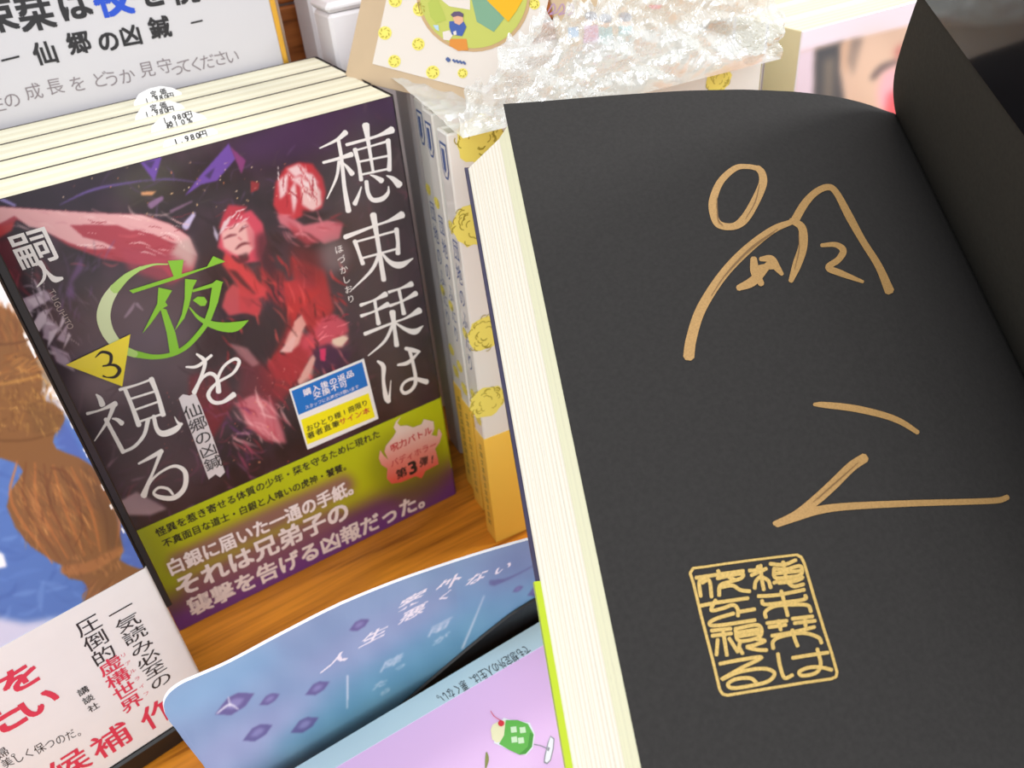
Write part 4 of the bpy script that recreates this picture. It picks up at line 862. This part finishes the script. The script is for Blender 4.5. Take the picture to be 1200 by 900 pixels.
def kflower(x, y, r): 
    disc(x, y, r, FLY, .35, 14)
    for k in range(8): a = k * .9; stroke(m, KP.at, [(x + .55 * r * math.cos(a), y + .55 * r * math.sin(a)), (x + .75 * r * math.cos(a + .5), y + .75 * r * math.sin(a + .5))], [1, 1], FLD, .4, 2)
for x, y, r in ((452, 39, 8), (491, 52, 7.5), (463, 72, 7.5), (508, 85, 8), (493, 11, 8.5), (464, 1, 8), (627, 5, 6.5), (543, 86, 6), (478, -20, 8)): kflower(x, y, r)
CT = mat('pic_tan', (196, 164, 120), .5); CG = mat('pic_green', (190, 196, 96), .5); CO = mat('pic_orange', (216, 140, 56), .5); CB_ = mat('pic_blue', (62, 92, 164), .5); CS = mat('pic_skin', (222, 172, 140), .5); CHr = mat('pic_hair', (92, 78, 108), .5); CTl = mat('pic_teal', (120, 164, 134), .5); CY = mat('pic_yellow', (232, 176, 20), .5)
cc = (556, -6)
disc(*cc, 67, CT, .35, 40); disc(*cc, 63, CG, .42, 40)
qk = Q(400, 0, 5.0)
poly(m, KP, qk((590, 0), (760, 0), (760, 60), (640, 40)), KW, .5); poly(m, KP, qk((770, 0), (860, 0), (960, 110), (900, 190), (800, 130)), CTl, .5); poly(m, KP, qk((855, 0), (1070, 0), (1030, 70), (985, 130)), CY, .55); poly(m, KP, qk((512, 20), (560, -30), (600, 60), (620, 120), (560, 140), (528, 100)), mat('pic_lime', (176, 190, 84), .5), .5)
poly(m, KP, qk((640, 230), (740, 230), (750, 296), (690, 300), (640, 270)), CO, .5); poly(m, KP, qk((600, 190), (640, 180), (660, 210), (640, 240), (605, 235)), KW, .56); poly(m, KP, qk((545, 150), (575, 150), (580, 185), (560, 175)), mat('pic_pale_blue', (178, 206, 226), .5), .56)
poly(m, KP, qk((640, 128), (720, 122), (740, 160), (715, 215), (655, 205), (640, 160)), CB_, .6); poly(m, KP, qk((660, 100), (690, 92), (720, 104), (722, 130), (700, 150), (672, 138)), CS, .64); poly(m, KP, qk((648, 90), (668, 72), (700, 70), (724, 84), (722, 104), (690, 96), (664, 104)), CHr, .68); poly(m, KP, qk((662, 190), (680, 182), (684, 206), (668, 210)), KW, .66)
for x_ in (526, 533, 537, 541, 545): stroke(m, KP.at, [(x_ - 1, 69 + (x_ - 526) * .2), (x_ + 1.5, 71.5 + (x_ - 526) * .2)], [4.5 if x_ == 526 else 2.6] * 2, NAVY, .4, 2)
lf = m.build('leaflet', kr, a0); lf['label'] = 'white leaflet with yellow flowers'
# second kraft panel
g0 = A3(150, 1, 181.5); KP2 = Plane(g0, A3(math.cos(yaw), math.sin(yaw), 0), A3(0, .26, .966))
x0_, x1_ = KP2.loc((652, 30))[0], KP2.loc((890, 20))[0]
m = MB(); m.prism([KP2.pt((x0_, .3)), KP2.pt((x1_, .3)), KP2.pt((x1_, 60)), KP2.pt((x0_, 60))], -KP2.N * 1.2, KRAFT)
qk = Q(600, 0, 4.0); PUR = mat('squiggle_purple', (176, 140, 180), .5); C1 = mat('dress_pink', (206, 150, 190), .5); C2 = mat('dress_teal', (130, 180, 184), .5); C3 = mat('dress_blue', (80, 140, 196), .5)
for k in range(3): stroke(m, KP2.at, qk((170 + 42 * k, 40), (196 + 42 * k, -2), (204 + 42 * k, 26), (178 + 42 * k, 50), (210 + 42 * k, 40)), [1.2] * 5, PUR, .1)
for x, y, dr in ((370, 66, C1), (436, 74, C2), (530, 66, C2)):
    poly(m, KP2, qk((x - 30, y + 30), (x + 30, y + 26), (x + 40, y + 110), (x - 40, y + 116)), dr, .1)
    poly(m, KP2, qk(*[(x + 22 * math.cos(a), y + 6 + 26 * math.sin(a)) for a in np.linspace(0, 6.28, 14, endpoint=False)]), CS, .15)
    poly(m, KP2, qk(*[(x + 30 * math.cos(a), y - 14 + 22 * math.sin(a)) for a in np.linspace(0, 6.28, 14, endpoint=False)]), CHr, .2)
poly(m, KP2, qk((262, 110), (310, 104), (312, 150), (264, 160)), C3, .1); poly(m, KP2, qk((640, -8), (700, -12), (694, 8), (650, 10)), CH, .1)
tag(m.build('drawing_panel', base=KP2.pt((x0_, .3))), 'tan kraft panel drawn with three small figures under clear film', 'sign')

# ================================================================== crumpled clear film lying over the flowered books
fm = bpy.data.materials.new('clear_film'); fm.use_nodes = True; nt = fm.node_tree; nt.nodes.clear()
out_ = nt.nodes.new('ShaderNodeOutputMaterial'); mix1 = nt.nodes.new('ShaderNodeMixShader'); mix2 = nt.nodes.new('ShaderNodeMixShader')
tr = nt.nodes.new('ShaderNodeBsdfTransparent'); gl = nt.nodes.new('ShaderNodeBsdfGlossy'); df = nt.nodes.new('ShaderNodeBsdfDiffuse')
gl.inputs['Roughness'].default_value = 0.14; df.inputs['Color'].default_value = (.9, .92, .88, 1)
nt.links.new(tr.outputs[0], mix1.inputs[1]); nt.links.new(df.outputs[0], mix1.inputs[2]); mix1.inputs[0].default_value = 0.50
nt.links.new(mix1.outputs[0], mix2.inputs[1]); nt.links.new(gl.outputs[0], mix2.inputs[2]); mix2.inputs[0].default_value = 0.24
nt.links.new(mix2.outputs[0], out_.inputs[0])
rg = np.random.default_rng(5)
def vnoise(ru, rv, shear):
    n = rg.standard_normal((140, 360)); 
    for _ in range(3):
        n = np.apply_along_axis(lambda c: np.convolve(np.pad(c, ru, mode='wrap'), np.ones(2 * ru + 1) / (2 * ru + 1), 'valid'), 1, n)
        n = np.apply_along_axis(lambda c: np.convolve(np.pad(c, rv, mode='wrap'), np.ones(2 * rv + 1) / (2 * rv + 1), 'valid'), 0, n)
    n /= n.std(); out = np.empty_like(n)
    for r in range(140): out[r] = np.roll(n[r], int(shear * r))
    return out
CR = 2.4 * (1 - np.abs(vnoise(13, 8, 1.1))) + 1.5 * (1 - np.abs(vnoise(7, 5, -1.4))) + .6 * (1 - np.abs(vnoise(4, 3, .9))) + .16 * (1 - np.abs(vnoise(2, 1, -.5)))
def crumple(u, v): return float(CR[int(np.clip(v * 2.2, 0, 139)), int(np.clip((u + 6) * 2.7, 0, 359))]) * .62
m = MB(); fu = np.linspace(-3, 114, 316); fv = np.linspace(0, 1, 75)
FO = A3(128, -49, 180)
pts = []
for v in fv:
    for u in fu:
        x = u
        Ht = np.interp(u, [-4, 6, 20, 45, 80, 108, 114], [7, 14, 26, 31, 31, 24, 16]) + 2.2 * math.sin(u * .55) + 1.2 * math.sin(u * 1.7)
        amp = min(1, v * 5)
        hgt = v * Ht; p = FO + WB_U * u + Z3 * (hgt + 1.5) + WB_B * (-1.5 + crumple(u, hgt) * amp + 2.0 * v)
        pts.append(p)
n = len(fu); m.add(pts, [(j * n + i, j * n + i + 1, (j + 1) * n + i + 1, (j + 1) * n + i) for j in range(len(fv) - 1) for i in range(n - 1)], fm)
# the sheet runs back from its fold over the tops of the books
pts = []; fw = np.linspace(0, 1, 26)
for v in fw:
    for u in fu:
        pts.append(FO + WB_U * (u + 1 * v) + Z3 * (1.5 + v * 2.5 + .5 * crumple(u, v * 40) * min(1, v * 4)) + WB_B * (-1.5 + v * 62))
m.add(pts, [(j * n + i, j * n + i + 1, (j + 1) * n + i + 1, (j + 1) * n + i) for j in range(len(fw) - 1) for i in range(n - 1)], fm)
tag(m.build('plastic_film', base=FO), 'crumpled clear plastic film lying over the flowered books', 'plastic film')

# ================================================================== the signed book, opened towards the reader
O = A3(131.482, -63.197, 192.755); U = A3(.9255, -.3395, -.1682); V = A3(-.3783, -.8054, -.4564); N = A3(.0195, .486, -.8738)
U = unit(U); V = unit(V - (V @ U) * U); N = np.cross(U, V); N = N if N[2] < 0 else -N
GA, PH = 124.0, 182.0
def lift(a): return float(np.interp(a, [0, 12, 30, 50, 68, 86, 100, 110, 118, 124], [0, 1.6, 4.2, 6.6, 7.8, 7.6, 6.2, 4.2, 1.8, 0]))
_la = np.linspace(0, GA, 125); _ll = box_blur(np.array([[lift(a) for a in _la]] * 3), 4)[1]; _ll[0] = 0; _ll[-1] = 0
def lift(a): return float(np.interp(a, _la, _ll))
def SB(a, b_, c_): return O + a * U + b_ * V + c_ * N
def page_at(px, h=0.0):
    c_ = 0.0
    for _ in range(7):
        p = hit(px, O + c_ * N, N); a = (p - O) @ U; c_ = -lift(a)
    return p - N * h
BLK = mat('black_endpaper', (49, 47, 46), .8, spec=.25, grain=(900, .10), bump=(1400, .35))
BLK2 = mat('black_endpaper_inner', (54, 52, 46), .8, spec=.25, grain=(900, .10), bump=(1400, .35))
GOLDI = mat('gold_pen', (190, 150, 96), .42, metal=.25, grain=(2200, .12)); GOLDS = mat('gold_stamp', (212, 178, 104), .4, metal=.25, grain=(2600, .18))
GLOSSB = mat('glossy_black', (9, 7, 12), .12, .6)
base_s = SB(62, 91, 17)
sg = thing('signed_book', 'open book with gold signature and seal on its black endpaper', 'book', base_s)
# page block
FORE = mat('fore_edge', (238, 234, 220), .75, spec=.2); FORE_D = mat('fore_edge_line', (228, 221, 201), .75, spec=.2); FORE_T = mat('fore_edge_top', (234, 236, 204), .75, spec=.2)
m = MB(); nl = 46
def fore(t): return (-8.5 * t if False else float(np.interp(t, [0, .3, 1], [0, -1.6, -8.5])))
for i in range(nl):
    t0, t1 = i / nl, (i + 1) / nl; j = random.uniform(0, .03)
    mt = (FORE if i % 3 else FORE_D) if t0 > .28 else FORE_T
    As = np.concatenate([[0], np.linspace(8, GA, 14)])
    def layer(t): 
        r_ = []
        for a in As:
            top = .5 - lift(a); bot = 16.6; r_.append((a + fore(t) * (1 - a / GA), top + (bot - top) * t))
        return r_
    l0, l1 = layer(t0), layer(t1); nA = len(As)
    b0 = 8 - 0.5 * (1 - t0) + j; vs = [SB(a + (j if k == 0 else 0), b0, c_) for k, (a, c_) in enumerate(l0)] + [SB(a + (j if k == 0 else 0), b0, c_) for k, (a, c_) in enumerate(l1)] + [SB(a + (j if k == 0 else 0), PH, c_) for k, (a, c_) in enumerate(l0)] + [SB(a + (j if k == 0 else 0), PH, c_) for k, (a, c_) in enumerate(l1)]
    fs = [(k, k + 1, nA + k + 1, nA + k) for k in range(nA - 1)] + [(2 * nA + k, 3 * nA + k, 3 * nA + k + 1, 2 * nA + k + 1) for k in range(nA - 1)] + [(0, nA, 3 * nA, 2 * nA)]
    if i == 0: fs += [(k, 2 * nA + k, 2 * nA + k + 1, k + 1) for k in range(nA - 1)]
    m.add(vs, fs, mt)
m.build('page_block', sg, base_s)
# fly leaf with the signature
m = MB(); us = np.linspace(0, GA, 90); vsn = np.linspace(0, PH, 12)
m.grid(lambda a, b_: SB(a, b_, -lift(a)), us, vsn, BLK)
m.grid(lambda a, b_: SB(a, b_, -lift(a) + .25), us, vsn, BLK)
ed = [SB(0, b_, 0) for b_ in (0, PH)] + [SB(0, b_, .25) for b_ in (PH, 0)]; m.add(ed, [(0, 1, 2, 3)], BLK)
tp = [SB(a, 0, -lift(a)) for a in us] + [SB(a, 0, -lift(a) + .25) for a in us]; m.add(tp, [(i, i + 1, len(us) + i + 1, len(us) + i) for i in range(len(us) - 1)], BLK)
lp = m.build('endpaper', sg, base_s, smooth=False); lp['label'] = 'black endpaper leaf'
def INK(mb, qq, pts, wd, k_, mt, h=.06): stroke(mb, page_at, qq(*pts), [x / k_ for x in wd], mt, h, 8)
m = MB(); q = Q(780, 170, 3.213); k_ = 3.213
INK(m, q, [(352, 90), (310, 82), (262, 88), (208, 136), (180, 200), (178, 250), (198, 298), (250, 308), (292, 284), (330, 226), (364, 150), (362, 108), (344, 86)], [20, 18, 22, 26, 30, 30, 28, 26, 34, 34, 32, 28, 22], k_, GOLDI)
INK(m, q, [(474, 290), (400, 322), (300, 400), (210, 496), (132, 620), (96, 730), (86, 800)], [20, 28, 36, 36, 38, 40, 42], k_, GOLDI)
INK(m, q, [(470, 284), (512, 312), (516, 380), (494, 450), (470, 514)], [20, 30, 34, 34, 18], k_, GOLDI, .07)
INK(m, q, [(484, 288), (520, 226), (560, 182), (606, 160), (640, 178), (690, 270), (740, 360), (800, 456), (842, 552)], [32, 30, 26, 24, 24, 30, 26, 28, 36], k_, GOLDI)
INK(m, q, [(272, 540), (330, 512), (396, 440)], [22, 36, 22], k_, GOLDI, .07); INK(m, q, [(330, 428), (336, 480), (360, 526)], [24, 34, 22], k_, GOLDI, .08); INK(m, q, [(356, 430), (396, 430), (418, 462), (438, 488)], [16, 28, 26, 14], k_, GOLDI, .09); INK(m, q, [(330, 470), (372, 460), (410, 462)], [20, 22, 14], k_, GOLDI, .1)
INK(m, q, [(586, 378), (640, 376), (668, 398), (650, 432), (612, 462), (660, 484), (742, 516)], [14, 20, 26, 24, 24, 24, 12], k_, GOLDI)
q = Q(880, 440, 3.75); k_ = 3.75
INK(m, q, [(276, 128), (320, 130), (450, 145), (580, 175), (660, 206), (732, 252)], [14, 26, 30, 28, 26, 20], k_, GOLDI); INK(m, q, [(500, 362), (440, 402), (360, 480), (280, 552), (196, 612), (100, 652)], [42, 44, 46, 44, 34, 18], k_, GOLDI); INK(m, q, [(112, 656), (200, 622), (300, 592), (430, 576), (700, 563), (950, 556), (1080, 550), (1126, 536)], [26, 36, 36, 32, 28, 26, 26, 24], k_, GOLDI, .07)
PENL = mat('gold_pen_streak', (128, 98, 62), .5)
q = Q(780, 170, 3.213); k_ = 3.213
for p_ in ([(420, 318), (320, 388), (230, 482), (170, 570)], [(408, 330), (310, 402), (222, 494)], [(192, 200), (196, 280), (214, 306)], [(300, 280), (336, 216), (352, 150)], [(500, 330), (500, 400), (484, 470)]): INK(m, q, p_, [2, 4, 2], k_, PENL, .2)
q = Q(880, 440, 3.75); k_ = 3.75
for p_ in ([(470, 384), (390, 456), (290, 545)], [(452, 400), (372, 470), (270, 560)]): INK(m, q, p_, [2, 4, 2], k_, PENL, .2)
si = m.build('signature', sg, base_s); si['label'] = 'gold pen signature'
m = MB(); q = Q(800, 640, 5.0); k_ = 5.0
def ST(pts, w_=22, h=.06): INK(m, q, pts, [w_] * len(pts), k_, GOLDS, h)
def SG_(pts, w_=15): 
    for a, b_ in zip(pts, pts[1:]): INK(m, q, [a, b_], [w_, w_], k_, GOLDS)
SG_([(60, 130), (130, 122), (250, 104), (400, 84), (560, 64), (668, 52)], 14); SG_([(668, 52), (694, 66), (712, 104), (760, 270), (820, 470), (872, 630), (902, 740)], 17); SG_([(902, 740), (896, 766), (870, 778), (700, 802), (480, 838), (262, 874)], 17); SG_([(262, 874), (234, 868), (216, 842), (170, 650), (110, 420), (62, 220), (42, 160), (60, 130)], 17)
for s_ in ([(388, 144), (430, 140), (442, 118)], [(400, 172), (490, 132)], [(455, 112), (462, 190), (474, 258)], [(450, 180), (426, 210), (420, 250)], [(466, 182), (500, 204), (514, 246)], [(510, 104), (590, 110), (662, 82)], [(586, 92), (602, 180)], [(530, 132), (600, 138), (686, 118), (690, 168), (610, 184), (540, 186), (532, 134)], [(536, 162), (688, 146)], [(532, 216), (590, 196), (700, 182), (654, 206), (560, 216)], [(606, 204), (648, 236), (708, 224)],
           [(440, 294), (560, 286), (712, 256)], [(576, 262), (594, 330), (614, 410)], [(462, 318), (480, 342), (600, 330), (712, 312), (716, 288)], [(486, 420), (484, 384), (540, 352), (650, 344), (730, 348), (750, 386)],
           [(490, 452), (610, 438)], [(502, 476), (604, 462)], [(560, 436), (572, 494)], [(640, 426), (762, 412)], [(652, 452), (776, 438)], [(716, 416), (718, 470)], [(520, 526), (640, 506), (772, 474)], [(640, 490), (654, 540), (672, 588)], [(530, 602), (528, 560), (576, 530), (700, 510), (790, 534), (812, 570)],
           [(556, 630), (568, 700), (594, 772), (642, 756)], [(640, 656), (740, 640), (850, 624)], [(786, 602), (806, 690), (780, 742), (700, 760), (682, 736), (740, 712), (810, 712), (872, 726)],
           [(76, 186), (200, 168), (356, 146)], [(206, 142), (214, 166)], [(150, 182), (98, 204), (104, 296)], [(112, 216), (154, 202), (168, 300)], [(200, 190), (340, 162), (342, 188), (274, 210), (218, 232), (212, 292)], [(268, 182), (304, 198)], [(222, 242), (290, 232), (336, 258), (392, 266)],
           [(104, 350), (200, 332), (382, 306)], [(192, 316), (166, 376), (230, 366), (292, 346), (320, 370), (322, 412)], [(326, 386), (422, 370)], [(300, 394), (200, 424), (156, 452), (200, 466), (424, 434)],
           [(166, 496), (282, 484)], [(170, 526), (286, 512)], [(236, 502), (258, 642)], [(204, 546), (196, 640)], [(270, 540), (322, 622)], [(304, 486), (440, 464), (450, 530), (330, 556), (306, 490)], [(320, 508), (446, 488)], [(322, 530), (450, 510)], [(338, 560), (330, 590), (350, 632)], [(428, 544), (480, 556), (420, 580), (376, 592), (440, 608), (492, 610)],
           [(216, 690), (340, 666), (462, 652), (340, 716), (226, 782), (330, 738), (470, 718), (536, 744), (500, 792), (390, 820), (290, 832), (264, 808), (310, 780), (392, 774), (430, 800)]):
    ST(s_)
se = m.build('seal_stamp', sg, base_s); se['label'] = 'gold square seal stamp'
# raised front cover: black endpaper inside, glossy jacket flap folded over it
def cover_pt(s_, b_, off=0.0):
    ss = np.linspace(0, s_, 30); ph = np.radians(np.interp(ss, [0, 12, 25, 60, 128], [132, 124, 112, 106, 104]))
    da = np.cos(ph); dc_ = -np.sin(ph); st_ = s_ / 29 if s_ > 0 else 0
    a = GA + np.sum((da[1:] + da[:-1]) / 2) * st_; c_ = np.sum((dc_[1:] + dc_[:-1]) / 2) * st_
    na, nc = math.sin(ph[-1]), math.cos(ph[-1])        # towards the outside of the cover
    return SB(a + na * off, b_, c_ + nc * off)
ss_ = np.concatenate([np.linspace(0, 30, 22), np.linspace(32, 126, 30)])
m = MB(); m.grid(lambda s_, b_: cover_pt(s_, b_), ss_, np.linspace(0, PH, 8), BLK2)
k1 = m.build('inner_endpaper', sg, base_s, smooth=True); k1['label'] = 'black paper lining of the raised cover'
m = MB(); m.grid(lambda s_, b_: cover_pt(s_, b_, .5), ss_, np.linspace(-.4, PH + .4, 8), DARKC)
m.grid(lambda t_, b_: cover_pt(t_, b_, .25), [126, 126.4], [0, PH], DARKC)
# spine and back board wrapped in the same dark jacket
def back_pt(a, b_, c_): return SB(a, b_, c_)
m.prism([SB(-9.4, 7.4, 16.8), SB(GA + 2, 7.4, 16.8), SB(GA + 3, 7.4, 1), SB(GA + 1, 7.4, -.2), SB(GA + 3.8, 7.4, .4), SB(GA + 3.4, 7.4, 17.4), SB(-9.4, 7.4, 17.4)], V * (PH - 7), mat('jacket_navy', (44, 38, 70), .35, .3))
m.build('jacket', sg, base_s)
def s_at(px, b_guess=40):
    best = None
    for s_ in np.linspace(5, 90, 86):
        for b_ in np.linspace(-10, 90, 51):
            d = np.linalg.norm(to_px([cover_pt(s_, b_)])[0] - px)
            if best is None or d < best[0]: best = (d, s_, b_)
    return best
fa, fb = s_at((1089, 6)), s_at((1197, 150))
slope = (fb[1] - fa[1]) / (fb[2] - fa[2] + 1e-6); s00 = fa[1] - slope * fa[2]
m = MB(); tt = np.linspace(0, 1, 24)
def flap_pt(t_, b_):
    s0 = max(20, s00 + slope * b_) if b_ < 90 else max(20, s00 + slope * 90); return cover_pt(s0 + (126 - s0) * t_, b_, -.35)
m.grid(flap_pt, tt, np.linspace(0, PH, 14), GLOSSB)
fl_ = m.build('jacket_flap', sg, base_s, smooth=True); fl_['label'] = 'glossy black jacket flap'
# paper band wrapped round the lower part of the back board
ob = None
for b_ in np.linspace(40, 170, 131):
    if to_px([SB(-9.6, b_, 17.4)])[0][1] > 678: ob = b_; break
m = MB(); LIME = mat('band_lime', (176, 196, 22), .4, .2)
m.prism([SB(-9.9, ob, 16.5), SB(-7.5, ob, 16.5), SB(-7.5, ob, 16.75), SB(-9.7, ob, 16.75), SB(-9.7, ob, 17.5), SB(GA + 3.6, ob, 17.5), SB(GA + 3.6, ob, 17.8), SB(-9.9, ob, 17.8)], V * (PH + .4 - ob), LIME)
bd = m.build('paper_band', sg, base_s); bd['label'] = 'lime green paper band'
